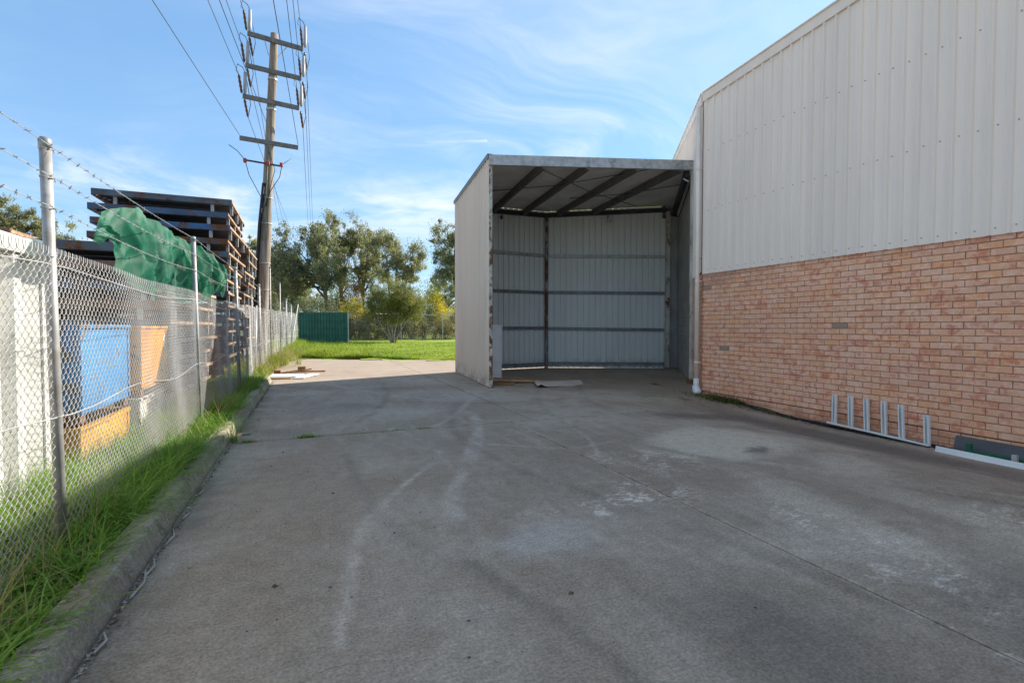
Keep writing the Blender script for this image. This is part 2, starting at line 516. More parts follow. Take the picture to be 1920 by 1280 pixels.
def mat_net():
    m, t, b = material('green_shade_cloth')
    p = t.pos()
    n = t.noise(p, 5.0, 5, 0.6, 0.5)
    c = t.mix(t.rng(n, 0.42, 0.66), (0.010, 0.125, 0.070), (0.085, 0.185, 0.130))  # paler grey green patches paint sunlit highlights into the cloth colour
    t.put(b.inputs['Base Color'], c)
    b.inputs['Roughness'].default_value = 0.6
    out = t.n['Material Output']
    tr = t.new('ShaderNodeBsdfTranslucent'); t.put(tr.inputs['Color'], t.v('MULTIPLY', c, (1.2, 2.0, 1.7)))
    mx = t.new('ShaderNodeMixShader'); mx.inputs[0].default_value = 0.35
    tp = t.new('ShaderNodeBsdfTransparent')
    mx2 = t.new('ShaderNodeMixShader'); mx2.inputs[0].default_value = 0.10
    t.l.new(b.outputs[0], mx.inputs[1]); t.l.new(tr.outputs[0], mx.inputs[2])
    t.l.new(mx.outputs[0], mx2.inputs[1]); t.l.new(tp.outputs[0], mx2.inputs[2]); t.l.new(mx2.outputs[0], out.inputs['Surface'])
    weave = t.noise(p, 140, 2)
    t.put(b.inputs['Normal'], t.bump(weave, 0.3, 0.003))
    return m


def mat_soil(name, c1, c2):
    m, t, b = material(name)
    p = t.pos()
    c = t.mix(t.rng(t.noise(p, 1.2, 6, 0.65), 0.35, 0.65), c1, c2)
    c = t.v('SCALE', c, scale=t.rng(t.noise(p, 25, 5, 0.7), 0.25, 0.75, 0.7, 1.3))
    t.put(b.inputs['Base Color'], c); b.inputs['Roughness'].default_value = 0.95
    t.put(b.inputs['Normal'], t.bump(t.noise(p, 18, 6, 0.7), 0.6, 0.03))
    return m


M = {}
M['concrete'] = mat_concrete()
M['kerb'] = simple('kerb_concrete', (0.34, 0.285, 0.225), 0.9, 0, 0.3, 5.0, 0.8, dirt=(0.20, 0.16, 0.12), dirt_amt=0.55, dirt_scale=2.2)
def mat_kerb():
    m, t, b = material('kerb_concrete')
    p = t.pos()
    c = t.mix(t.rng(t.noise(p, 2.2, 5, 0.6), 0.35, 0.65), (0.36, 0.305, 0.24), (0.25, 0.20, 0.15))
    c = t.mix(t.m('MULTIPLY', t.rng(t.noise(p, 7.0, 6, 0.7, 0.5), 0.52, 0.66), 0.7), c, (0.15, 0.125, 0.09))
    c = t.mix(t.m('MULTIPLY', t.rng(t.noise(t.v('ADD', p, (5, 3, 1)), 11.0, 6, 0.7), 0.55, 0.68), 0.5), c, (0.46, 0.41, 0.34))
    z = t.sep(p)[2]
    c = t.mix(t.m('MULTIPLY', t.rng(z, 0.05, 0.0), 0.6), c, (0.13, 0.105, 0.08))
    c = t.v('SCALE', c, scale=t.m('MULTIPLY', t.rng(t.noise(p, 35, 4, 0.75), 0.28, 0.72, 0.72, 1.28), t.rng(t.noise(p, 110, 3, 0.7), 0.28, 0.72, 0.75, 1.25)))
    t.put(b.inputs['Base Color'], c); b.inputs['Roughness'].default_value = 0.92
    t.put(b.inputs['Normal'], t.bump(t.noise(p, 45, 5, 0.75), 0.7, 0.006))
    return m


M['kerb'] = mat_kerb()
M['joint'] = mat_soil('joint_dirt', (0.05, 0.05, 0.035), (0.08, 0.09, 0.04))
M['soil'] = mat_soil('soil', (0.12, 0.095, 0.065), (0.18, 0.145, 0.10))
M['gravel'] = mat_soil('neighbour_ground', (0.36, 0.33, 0.29), (0.44, 0.41, 0.37))
M['lawn'] = mat_soil('lawn', (0.16, 0.25, 0.025), (0.25, 0.31, 0.04))
M['ground'] = mat_soil('ground', (0.12, 0.13, 0.06), (0.17, 0.15, 0.08))
M['brick'] = mat_brick()
M['mortar'] = mat_soil('mortar', (0.31, 0.205, 0.135), (0.39, 0.27, 0.185))
M['clad'] = mat_cladding('cream_cladding', (0.90, 0.765, 0.65), 0.16)
M['shedclad'] = mat_cladding('shed_cladding', (0.80, 0.66, 0.54), 0.30)
M['zinc'] = mat_cladding('zincalume_cladding', (0.80, 0.81, 0.77), 0.15)
M['flash'] = simple('cream_flashing', (0.86, 0.72, 0.60), 0.45, 0, 0.06, 3.0)
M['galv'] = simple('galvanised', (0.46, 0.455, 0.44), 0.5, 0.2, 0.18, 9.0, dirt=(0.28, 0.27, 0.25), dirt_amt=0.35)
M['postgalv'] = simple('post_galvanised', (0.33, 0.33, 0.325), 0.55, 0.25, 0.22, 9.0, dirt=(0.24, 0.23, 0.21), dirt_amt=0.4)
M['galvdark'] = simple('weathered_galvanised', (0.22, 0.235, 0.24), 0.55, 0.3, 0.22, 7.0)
M['wire'] = simple('galvanised_wire', (0.42, 0.42, 0.42), 0.45, 0.3, 0.1, 5)
M['dark'] = simple('dark_steel', (0.055, 0.055, 0.06), 0.6, 0.2, 0.2, 8)
M['purlin'] = simple('purlin_steel', (0.14, 0.13, 0.12), 0.6, 0.1, 0.2, 5)
M['screw'] = simple('screw_head', (0.33, 0.31, 0.285), 0.5, 0.5, 0.1, 8)
M['foil'] = simple('roof_underside', (0.82, 0.77, 0.71), 0.6, 0.1, 0.15, 1.2)
M['rustpost'] = mat_rusty('rusty_cream_post', (0.56, 0.52, 0.44), 0.46, 0.56, 6.0, zs=0.6)
M['creampost'] = mat_rusty('cream_post', (0.66, 0.60, 0.50), 0.54, 0.64, 5.0, zs=0.4)
M['rustpost2'] = mat_rusty('rusty_grey_post', (0.34, 0.34, 0.33), 0.46, 0.58, 5.0, zs=0.5)
M['pvc'] = simple('white_pvc', (0.74, 0.74, 0.72), 0.35, 0, 0.05, 3)
M['white'] = simple('white_paint', (0.70, 0.70, 0.685), 0.5, 0, 0.08, 2, dirt=(0.45, 0.38, 0.30), dirt_amt=0.25)
M['roller'] = simple('roller_door', (0.42, 0.39, 0.355), 0.55, 0.2, 0.2, 2)
M['timber'] = simple('raw_timber', (0.44, 0.26, 0.125), 0.75, 0, 0.3, 5, 0.3)
M['timberdark'] = simple('weathered_timber', (0.30, 0.16, 0.07), 0.85, 0, 0.35, 5, 0.3)
M['card'] = simple('cardboard', (0.58, 0.50, 0.41), 0.85, 0, 0.15, 2)
M['blackgrey'] = simple('charcoal_flashing', (0.085, 0.082, 0.088), 0.45, 0, 0.12, 3)
M['palezinc'] = simple('pale_flashing', (0.74, 0.74, 0.72), 0.4, 0.0, 0.06, 3)
M['greenpaint'] = simple('green_flashing', (0.015, 0.115, 0.058), 0.45, 0, 0.15, 4)
M['greenfence'] = simple('green_fence_sheet', (0.018, 0.125, 0.085), 0.45, 0, 0.2, 2)
M['pole'] = None
M['net'] = mat_net()
M['barkpale'] = simple('pale_bark', (0.30, 0.25, 0.20), 0.9, 0, 0.4, 3, dirt=(0.14, 0.10, 0.075), dirt_amt=0.5)
M['barkdark'] = simple('dark_bark', (0.13, 0.10, 0.08), 0.9, 0, 0.4, 3)
M['gum'] = mat_leaf('gum_leaf', (0.105, 0.120, 0.070), (0.29, 0.305, 0.185), 0.42)
M['gum2'] = mat_leaf('gum_leaf_olive', (0.125, 0.135, 0.075), (0.35, 0.345, 0.205), 0.45)
M['bush'] = mat_leaf('bush_leaf', (0.080, 0.100, 0.026), (0.27, 0.265, 0.080), 0.42)
M['wattle'] = mat_leaf('yellow_blossom', (0.24, 0.24, 0.04), (0.75, 0.60, 0.05), 0.4)
M['scrub'] = mat_leaf('scrub_leaf', (0.12, 0.105, 0.05), (0.34, 0.29, 0.15), 0.4)
M['deadleaf'] = mat_leaf('brown_leaf', (0.17, 0.085, 0.03), (0.34, 0.19, 0.06), 0.3)
M['grass'] = mat_leaf('grass_blade', (0.10, 0.225, 0.026), (0.28, 0.44, 0.075), 0.48)
M['drygrass'] = mat_leaf('dry_grass', (0.24, 0.19, 0.09), (0.40, 0.33, 0.18), 0.35)
M['lawnblade'] = mat_leaf('lawn_blade', (0.145, 0.235, 0.026), (0.34, 0.385, 0.060), 0.48)
M['litter'] = simple('leaf_litter', (0.10, 0.075, 0.05), 0.9, 0, 0.5, 12)
M['bluesteel'] = mat_rusty('blue_painted_steel', (0.055, 0.105, 0.175), 0.45, 0.58, 3.0, zs=1.0)
M['brightblue'] = mat_rusty('bright_blue_steel', (0.045, 0.145, 0.30), 0.49, 0.60, 3.0, zs=1.0)
M['slate'] = mat_rusty('slate_blue_steel', (0.095, 0.120, 0.145), 0.45, 0.60, 3.0, zs=1.0)
M['ruststeel'] = mat_rusty('rust_steel', (0.20, 0.12, 0.085), 0.40, 0.62, 4.0, rust=(0.30, 0.14, 0.065), zs=1.0)
M['tanrust'] = mat_rusty('tan_rust_steel', (0.44, 0.31, 0.21), 0.45, 0.62, 4.0, rust=(0.30, 0.15, 0.07), zs=1.0)
M['oldgalv'] = simple('old_galvanised_leg', (0.36, 0.36, 0.36), 0.6, 0.2, 0.2, 6, dirt=(0.22, 0.13, 0.08), dirt_amt=0.4)
M['deck'] = simple('dark_deck', (0.05, 0.05, 0.055), 0.7, 0.1, 0.3, 3)
M['binblue'] = mat_rusty('bin_blue', (0.06, 0.235, 0.50), 0.53, 0.60, 6.0, rust=(0.22, 0.20, 0.19), zs=1.0)
M['binorange'] = mat_rusty('bin_orange', (0.72, 0.29, 0.015), 0.56, 0.64, 5.0, rust=(0.26, 0.14, 0.07), zs=1.0)
M['binyellow'] = mat_rusty('bin_yellow', (0.66, 0.33, 0.05), 0.52, 0.62, 7.0, rust=(0.34, 0.22, 0.14), zs=1.0)
M['binwhite'] = mat_rusty('bin_white', (0.75, 0.73, 0.67), 0.56, 0.62, 6.0, rust=(0.20, 0.12, 0.09), zs=1.0)
M['contwhite'] = mat_rusty('container_white', (0.56, 0.56, 0.52), 0.66, 0.72, 5.0, rust=(0.28, 0.19, 0.12), zs=0.8)
M['contrail'] = mat_rusty('container_rail', (0.60, 0.59, 0.52), 0.58, 0.68, 4.0, rust=(0.33, 0.22, 0.14), zs=1.0)
M['ceramic'] = simple('brown_insulator', (0.10, 0.055, 0.035), 0.3, 0, 0.15, 5)
M['arrester'] = simple('grey_arrester', (0.33, 0.34, 0.35), 0.4, 0, 0.1, 5)
M['armtimber'] = simple('weathered_crossarm', (0.15, 0.145, 0.14), 0.8, 0, 0.25, 5)
M['cable'] = simple('black_cable', (0.02, 0.02, 0.024), 0.5, 0, 0.1, 5)
M['line'] = simple('line_wire', (0.06, 0.062, 0.068), 0.5, 0.3, 0.1, 5)
M['redcap'] = simple('red_fuse', (0.38, 0.05, 0.03), 0.5, 0, 0.1, 5)
M['screenmesh'] = None


def mat_pole():
    m, t, b = material('timber_pole')
    p = t.pos(); z = t.sep(p)[2]
    g = t.noise(t.mapping(p, scale=(9, 9, 0.35)), 2.0, 6, 0.6)
    c = t.mix(t.rng(g, 0.35, 0.65), (0.16, 0.13, 0.10), (0.31, 0.265, 0.22))
    c = t.mix(t.m('MULTIPLY', t.rng(z, 8.0, 11.8), 0.45), c, (0.22, 0.15, 0.085))
    t.put(b.inputs['Base Color'], c); b.inputs['Roughness'].default_value = 0.9
    t.put(b.inputs['Normal'], t.bump(g, 0.5, 0.02))
    return m


M['pole'] = mat_pole()

# ------------------------------------------------------------------ ground, yard, kerb, lawn
WX = 7.48                          # face of the brick wall
C0 = Vector((7.48, 8.09)); D2 = Vector((12.9, 15.49))     # the warehouse turns at C0
W2 = (D2 - C0).normalized()

g = MB(); NG = 48
g.add([(-900, -900, -0.45), (900, -900, -0.45), (900, 900, -0.45), (-900, 900, -0.45)], [(0, 1, 2, 3)])
tag(g.build('ground', M['ground']), 'grassy ground spreading to the horizon', None, None, 'structure')


def grid_sheet(name, mat, x0, x1, y0, y1, nx, ny, zf, kind='structure', label=None, keep=None):
    xs = np.linspace(x0, x1, nx); ys = np.linspace(y0, y1, ny)
    vs = [(x, y, zf(x, y)) for y in ys for x in xs]
    fs = [(j * nx + i, j * nx + i + 1, (j + 1) * nx + i + 1, (j + 1) * nx + i) for j in range(ny - 1) for i in range(nx - 1)
          if keep is None or keep((xs[i] + xs[i + 1]) / 2, (ys[j] + ys[j + 1]) / 2)]
    mb = MB(); mb.v = vs; mb.f = fs
    return tag(mb.build(name, mat, smooth=True), label, None, None, kind)


def far_edge(x):                    # where the concrete stops and the lawn starts
    return 22.9 - 0.575 * x


def ground_z(x, y):                 # the land rises gently towards the far fence
    return 0.012 * max(0.0, y - 17) if y < 60 else 0.516


def hump(x, y, s=1.0):
    return 0.03 * s * (math.sin(x * 1.9 + y * 1.3) + math.sin(x * 0.7 - y * 2.1 + 1.0))


grid_sheet('verge', M['soil'], -2.2, -0.9, -4, 34, 8, 110, lambda x, y: 0.085 + hump(x, y, 0.7) + max(0, ground_z(x, y)) - (0.02 if x > -1.1 else 0) - 0.12 * max(0, min(1, (y - 13.2) / 1.2)) * (1 if x > -1.35 else 0.3),
           label='earth verge between kerb and wire fence')
grid_sheet('neighbour_yard', M['gravel'], -60, -2.15, -30, 60, 30, 45, lambda x, y: 0.0 + 0.5 * hump(x, y), label='bare dusty ground beyond the wire fence')
grid_sheet('lawn', M['lawn'], -2.0, 60, 10.0, 80, 80, 90, lambda x, y: -0.06 + 0.02 + ground_z(x, y) + 0.6 * hump(x, y) + 0.055 * min(1, max(0, (y - far_edge(x)) / 0.6)),
           label='bright green lawn behind the concrete yard', keep=lambda x, y: y > far_edge(x) - 0.6 or x > 13.5)

# concrete yard: a dirt bed with separate cast slabs on it, joints left open between them
bed = MB()
nx, ny = 34, 70
xs = np.linspace(-0.9, 16, nx); ys = np.linspace(-10, 26, ny)
bed.v = [(x, y, yard_z(x, y) - 0.03) for y in ys for x in xs]
bed.f = [(j * nx + i, j * nx + i + 1, (j + 1) * nx + i + 1, (j + 1) * nx + i) for j in range(ny - 1) for i in range(nx - 1) if ys[j + 1] < far_edge(xs[i + 1])]
yard = tag(bed.build('concrete_yard', M['joint']), 'weathered grey concrete yard cast in large slabs', None, None, 'structure')


PALE = [(0.075, 0.85, [(1.0, 6.7), (1.2, 6.0), (1.27, 5.15), (0.85, 4.45), (0.62, 4.05), (0.30, 3.35), (0.1, 2.2)]),
        (0.16, 0.75, [(2.35, 7.6), (2.1, 6.4), (1.5, 4.86), (1.08, 3.95), (0.93, 3.4)]), (0.09, 0.6, [(3.2, 9.8), (2.1, 7.5), (1.55, 6.6)]),
        (0.03, 0.9, [(4.03, 7.45), (3.3, 6.0), (3.1, 5.2), (2.75, 4.4)]), (0.10, 0.5, [(5.9, 1.5), (4.7, 2.9), (3.7, 4.3)]), (0.11, 0.55, [(2.3, 8.8), (1.2, 10.6), (0.2, 13.0)]),
        (0.05, 0.7, [(1.9, 5.4), (2.6, 4.9), (3.4, 5.0)]), (0.12, 0.5, [(6.4, 7.6), (5.2, 8.6), (4.4, 10.2)])]
DARK = [(0.12, 0.8, [(1.2, -1), (1.15, 1.4), (0.85, 2.6), (0.45, 3.6), (0.35, 5.5)]), (0.12, 0.8, [(2.75, -1), (2.6, 1.4), (2.25, 3.0), (1.75, 4.6), (1.75, 6.4), (2.4, 8.6)]),
        (0.11, 0.8, [(5.6, 1.0), (4.6, 2.6), (3.6, 4.4), (3.3, 6.2), (4.0, 8.6), (5.2, 11.0)]), (0.11, 0.8, [(6.7, 2.0), (5.6, 3.8), (4.6, 5.6), (4.6, 7.4), (5.4, 9.4), (6.8, 11.6)]),
        (0.14, 0.9, [(0.4, 6.8), (1.2, 9.0), (1.6, 12.0), (1.4, 15.0)]), (0.13, 0.7, [(1.6, 9.0), (3.4, 8.2), (5.6, 8.6)])]


def smooth_path(pts, n=12):
    """Catmull-Rom curve through the points"""
    p = [np.array(q, float) for q in pts]; p = [2 * p[0] - p[1]] + p + [2 * p[-1] - p[-2]]; out = []
    for k in range(1, len(p) - 2):
        for t in np.linspace(0, 1, n, endpoint=False):
            out.append(0.5 * (2 * p[k] + (p[k + 1] - p[k - 1]) * t + (2 * p[k - 1] - 5 * p[k] + 4 * p[k + 1] - p[k + 2]) * t * t + (3 * p[k] - p[k - 1] - 3 * p[k + 1] + p[k + 2]) * t ** 3))
    return np.array(out + [p[-2]])


def trace_mask(xy, traces):
    m = np.zeros(len(xy))
    for w, amt, pts in traces:
        c = smooth_path(pts); d = np.full(len(xy), 9.0)
        for q in c: d = np.minimum(d, np.hypot(xy[:, 0] - q[0], xy[:, 1] - q[1]) if True else d)
        a, b_ = c[:-1], c[1:]
        for p0, p1 in zip(a, b_):
            near = (np.abs(xy[:, 0] - (p0[0] + p1[0]) / 2) < 1.2) & (np.abs(xy[:, 1] - (p0[1] + p1[1]) / 2) < 1.2)
            e = p1 - p0; L2 = max(1e-9, e @ e); r_ = xy[near] - p0; h = np.clip((r_ @ e) / L2, 0, 1)[:, None]
            d[near] = np.minimum(d[near], np.linalg.norm(r_ - h * e, axis=1))
        ww = 0.62 * w * (1 + 0.25 * np.sin(xy[:, 1] * 2.3 + xy[:, 0]))
        v = np.clip((ww - d) / (0.5 * ww), 0, 1); m = np.maximum(m, amt * v * v * (3 - 2 * v))
    return m


def slab(poly_fn, x0, x1, y0, y1, gap=0.006, step=0.045):
    """a cast slab with slightly chipped edges and a real thickness; y1 may be a function of x"""
    nx = max(2, int((x1 - x0) / step) + 1)
    xs = [float(q) for q in np.linspace(x0 + gap, x1 - gap, nx)]
    y1f = y1 if callable(y1) else (lambda x: y1)
    ny = max(2, int((max(y1f(x0), y1f(x1)) - y0) / step) + 1)
    mb = MB(); rows = []
    jit = lambda: rnd.uniform(-0.004, 0.002)
    for j in range(ny):
        row = []
        for i, x in enumerate(xs):
            t = j / (ny - 1); ya = y0 + gap; yb = y1f(x) - gap
            y = ya + (yb - ya) * t; xx = x
            if i == 0: xx -= jit()
            if i == nx - 1: xx += jit()
            if j == 0: y -= jit()
            if j == ny - 1: y += jit()
            edge = i in (0, nx - 1) or j in (0, ny - 1)
            mb.v.append((xx, y, yard_z(xx, y) - (0.0015 if edge else 0.0))); row.append(len(mb.v) - 1)
        rows.append(row)
    for j in range(ny - 1):
        for i in range(nx - 1):
            mb.f.append((rows[j][i], rows[j][i + 1], rows[j + 1][i + 1], rows[j + 1][i]))
    ring = rows[0] + [r[-1] for r in rows[1:]] + rows[-1][::-1][1:] + [r[0] for r in rows[::-1][1:-1]]
    low = []
    for q in ring:
        v = mb.v[q]; mb.v.append((v[0], v[1], v[2] - 0.05)); low.append(len(mb.v) - 1)
    for k in range(len(ring)):
        k2 = (k + 1) % len(ring)
        mb.f.append((ring[k2], ring[k], low[k], low[k2]))
    o = mb.build('slab', M['concrete'], yard)
    xy = np.array([(v[0], v[1]) for v in mb.v])
    for nm, tr in (('pale_trace', PALE), ('dark_trace', DARK)):
        at = o.data.attributes.new(nm, 'FLOAT', 'POINT'); at.data.foreach_set('value', trace_mask(xy, tr).astype(np.float32))
    return o


for (xa, xb) in ((-0.88, 2.63), (2.63, 7.70)):
    for (ya, yb) in ((-10, -3.35), (-3.35, 0.0), (0.0, 6.56)):
        slab(None, xa, xb, ya, yb, step=0.3 if yb < 0.1 else 0.045)
slab(None, -1.15, 2.98, 6.56, far_edge, step=0.07)
slab(None, 2.98, 13.6, 6.56, far_edge, step=0.1)

# kerb: profile swept along Y, cast in lengths
kerb_root = None
prof = [(-0.862, -0.03), (-0.866, 0.015), (-0.902, 0.112), (-0.915, 0.130), (-0.940, 0.138), (-1.035, 0.134), (-1.045, 0.11), (-1.045, -0.05)]


def kerb_len(y0, y1, round_end=False):
    mb = MB(); n = max(2, int((y1 - y0) / 0.12)); k = len(prof)
    for j in range(n + 1):
        y = y0 + (y1 - y0) * j / n
        e = 0.006 if j in (0, n) else 0.0
        w = 0.006 * math.sin(y * 0.8) + rnd.uniform(-0.0008, 0.0008)
        sc = 1.0
        if round_end and j > n - 3: sc = (1.0, 0.93, 0.7)[j - (n - 2)]
        for (x, z) in prof:
            mb.v.append((x + w - e * (1 if x > -0.97 else -1), y, (z - e) * (sc if z > 0 else 1) + rnd.uniform(-0.0006, 0.0006)))
    for j in range(n):
        for i in range(k - 1):
            a = j * k + i; mb.f.append((a, a + 1, a + k + 1, a + k))
    mb.f.append(tuple(range(k))); mb.f.append(tuple(n * k + i for i in reversed(range(k))))
    return mb


kerb = tag(kerb_len(-4.0, -0.8).build('kerb', M['kerb'], smooth=False), 'worn concrete kerb edging the yard', None, None, 'structure')
for a, b_ in ((-0.795, 1.6), (1.605, 4.1), (4.105, 6.55), (6.555, 9.0), (9.005, 11.4), (11.405, 13.75)):
    kerb_len(a, b_, b_ > 13).build('kerb_length', M['kerb'], kerb, smooth=False)


# ------------------------------------------------------------------ ribbed steel sheets
def rib_profile(width, pitch=0.1905, h=0.031, top=0.024, base=0.048, swage=True):
    pts = []; n = int(round(width / pitch))
    for k in range(n):
        x = k * pitch; c = x + pitch / 2
        if swage:
            for q in (0.030,):
                pts += [(c - pitch / 2 + q - 0.008, 0), (c - pitch / 2 + q - 0.003, h * 0.12), (c - pitch / 2 + q + 0.003, h * 0.12), (c - pitch / 2 + q + 0.008, 0)]
        pts += [(c - base / 2, 0), (c - top / 2, h), (c + top / 2, h), (c + base / 2, 0)]
    pts = [(0, 0)] + pts + [(width, 0)]
    return pts


def sheet(origin, along, out, z0, z1, width, pitch=0.1905, h=0.031, thick=0.0, swage=True):
    """vertical ribbed sheet from origin along a horizontal direction; z1 is a height or a function of the distance"""
    o = Vector((*origin, 0)); a = Vector((*along, 0)).normalized(); n = Vector((*out, 0)).normalized()
    pts = rib_profile(width, pitch, h, swage=swage)
    mb = MB(); k = len(pts)
    z1f = z1 if callable(z1) else (lambda d: z1)
    for (d, q) in pts:
        p = o + a * d + n * q
        mb.v.append((p.x, p.y, z0)); mb.v.append((p.x, p.y, z1f(d)))
    flip = a.cross(Vector((0, 0, 1))).dot(n) > 0
    for i in range(k - 1):
        f = (2 * i, 2 * i + 2, 2 * i + 3, 2 * i + 1)
        mb.f.append(f if flip else f[::-1])
    # return lip so that the cut edge reads as metal with a thickness
    return mb


# ------------------------------------------------------------------ warehouse
wh = thing('warehouse', 'cream clad warehouse with salmon brick lower wall on the right of the yard', 'warehouse', (7.48, 8.09, 0))
RAKE = 0.063


def roof_z(x, y):
    return 6.02 + 0.383 * (min(x, 13.4) - 7.48) - RAKE * (y - 8.09) - 0.1 * max(0, x - 13.4)


# mortar backing and bricks
DPC = 0.027; CRS = 0.086; BL = 0.24
wall = MB()
wall.box(7.488, 7.70, -12.0, 8.085, -0.5, 2.52)
brick_wall = wall.build('brick_wall', M['mortar'], wh)
variants = []
for k in range(5):
    bm = MB(); bm.cbox(0, 0, 0, 0.09, 0.230, 0.0755, 0.0035)
    rv = random.Random(k)
    bm.v = [(v[0] + rv.uniform(-0.0012, 0.0012), v[1] + rv.uniform(-0.002, 0.002), v[2] + rv.uniform(-0.0016, 0.0016)) for v in bm.v]
    me = bpy.data.meshes.new('brick'); me.from_pydata(bm.v, [], bm.f); me.materials.append(M['brick']); me.update()
    variants.append((me, bm))
half = MB(); half.cbox(0, 0, 0, 0.09, 0.110, 0.0755, 0.0035)
cells = []
for r in range(-3, 28):
    z = DPC + r * CRS + 0.005 + 0.038
    off = 0.0 if (r + 10) % 2 == 0 else 0.12
    y = 8.09
    first = True
    while y > -1.0:
        if first and off:
            cells.append((y - 0.06 - (0.028 if r % 4 == 1 else 0.0), z, 'half')); y -= 0.12
        else:
            cells.append((y - 0.12, z, 'full')); y -= 0.24
        first = False
vis = []
for c in cells:
    yc, z, kd = c
    dist = math.hypot(WX, yc)
    lat = (WX * math.cos(R(22)) - yc * math.sin(R(22))); dep = (WX * math.sin(R(22)) + yc * math.cos(R(22)))
    inside = dep > 0 and abs(lat / dep) < 1.05 and z < 2.39 and z > -0.2
    vis.append((0 if inside and kd == 'full' else 1, dep, c))
vis.sort(key=lambda q: (q[0], q[1]))
rest = MB()
for i, (_, _, (yc, z, kd)) in enumerate(vis):
    jx = rnd.uniform(-0.0028, 0.0028)
    if i < 300:
        me, _b = variants[rnd.randrange(5)]
        o = link('brick', me, brick_wall)
        o.location = (WX + 0.045 + jx, yc, z); o.rotation_euler = (rnd.uniform(-0.006, 0.006), rnd.uniform(-0.008, 0.008), rnd.uniform(-0.010, 0.010))
    else:
        src = half if kd == 'half' else variants[rnd.randrange(5)][1]
        rest.add([(v[0] + WX + 0.045 + jx, v[1] + yc, v[2] + z) for v in src.v], src.f)
tag(rest.build('brickwork', M['brick'], brick_wall), kind='stuff')
# damp course: dark line proud of the joint
dpc = MB(); dpc.box(7.4775, 7.49, -3, 8.08, DPC - 0.006, DPC + 0.003)
dpc.build('damp_course', M['dark'], brick_wall)
# squint return of brick at the corner, along the second wall
ret = MB()
nrm2 = Vector((W2.y, -W2.x)) * -1           # outward (towards the yard)
for r in range(-2, 28):
    z = DPC + r * CRS + 0.005
    a0 = 0.012 if r % 2 else 0.03
    p0 = C0 + W2 * a0; p1 = C0 + W2 * 0.26
    for (s, e) in ((a0, 0.145 if r % 2 else 0.10), (0.155 if r % 2 else 0.11, 0.30), (0.31, 0.55), (0.56, 0.79), (0.80, 1.03), (1.04, 1.27), (1.28, 1.51), (1.52, 1.75), (1.76, 1.99), (2.0, 2.23), (2.24, 2.47)):
        q0 = C0 + W2 * s - nrm2 * 0.0; q1 = C0 + W2 * e
        ret.prism([(q0.x, q0.y), (q1.x, q1.y), (q1.x - nrm2.x * 0.1, q1.y - nrm2.y * 0.1), (q0.x - nrm2.x * 0.1, q0.y - nrm2.y * 0.1)], z, z + 0.0755)
tag(ret.build('brickwork', M['brick'], brick_wall), kind='stuff')
mo = MB(); q0 = C0 - nrm2 * 0.009 + W2 * 0.01; q1 = C0 + W2 * 2.6 - nrm2 * 0.009
mo.prism([(q0.x, q0.y), (q1.x, q1.y), (q1.x - nrm2.x * 0.15, q1.y - nrm2.y * 0.15), (q0.x - nrm2.x * 0.15 + 0.1, q0.y - nrm2.y * 0.15)], -0.4, 2.52)
mo.build('mortar_backing', M['mortar'], wh)

# cladding sheets of the main wall: each 0.762 m wide, lapped
y = 8.085; k = 0
while y > -11.5:
    top = lambda d, y=y: roof_z(7.48, y - d) - 0.02
    sheet((7.458 - (0.0012 if k % 2 else 0.0), y), (0, -1), (-1, 0), 2.415, top, 0.764).build('cladding_sheet', M['clad'], wh)
    y -= 0.762; k += 1
sc = MB()
yy = 8.085 - 0.19
while yy > 0.5:
    for z in (2.50, 3.69, 4.88):
        if rnd.random() < 0.06: continue
        zz_ = z + rnd.uniform(-0.008, 0.008); y_ = yy + 0.035 + rnd.uniform(-0.006, 0.006)
        sc.tube([(7.459, y_, zz_), (7.448, y_, zz_)], 0.0085, 6)
    yy -= 0.1905
tag(sc.build('screw', M['screw'], wh), kind='stuff')
# second wall: cladding from the corner and above the shed
L2 = (D2 - C0).length; d = 0.02
while d < L2 - 0.3:
    o2 = C0 + W2 * d + nrm2 * 0.022
    zb = 2.47 if d < 2.3 else 5.0
    top = lambda q, d=d: roof_z(*(C0 + W2 * (d + q))) - 0.02
    sheet(o2, W2, nrm2, zb, top, 0.764).build('cladding_sheet', M['clad'], wh)
    d += 0.762
# verge flashing along both edges of the roof
vf = MB()
a = Vector((7.435, -11.5, roof_z(7.48, -11.5) - 0.05)); b_ = Vector((7.435, 8.08, roof_z(7.48, 8.08) - 0.05))
vf.beam(a, b_, 0.03, 0.17)
vf.beam(a + Vector((0.06, 0, 0.095)), b_ + Vector((0.06, 0, 0.095)), 0.19, 0.022)
vf.build('barge_flashing', M['flash'], wh)
vf = MB()
qa = C0 + nrm2 * 0.045 + W2 * 0.0; qb = D2 + nrm2 * 0.045
vf.beam((qa.x, qa.y, roof_z(*C0) - 0.07), (qb.x, qb.y, roof_z(*D2) - 0.07), 0.03, 0.21)
qa = C0 - nrm2 * 0.015; qb = D2 - nrm2 * 0.015
vf.beam((qa.x, qa.y, roof_z(*C0) + 0.047), (qb.x, qb.y, roof_z(*D2) + 0.047), 0.19, 0.022)
vf.build('barge_flashing', M['flash'], wh)
rf = MB()
RP = [(7.47, -11.5), (13.4, -11.5), (13.4, 15.5), (12.9, 15.5), (7.47, 8.09)]
rf.prism(RP, [roof_z(*q) - 0.03 for q in RP], [roof_z(*q) + 0.02 for q in RP])
RP = [(13.41, -11.5), (24, -11.5), (24, 15.5), (13.41, 15.5)]
rf.prism(RP, [roof_z(*q) - 0.03 for q in RP], [roof_z(*q) + 0.02 for q in RP])
rf.build('roof', M['zinc'], wh)
bk = MB()
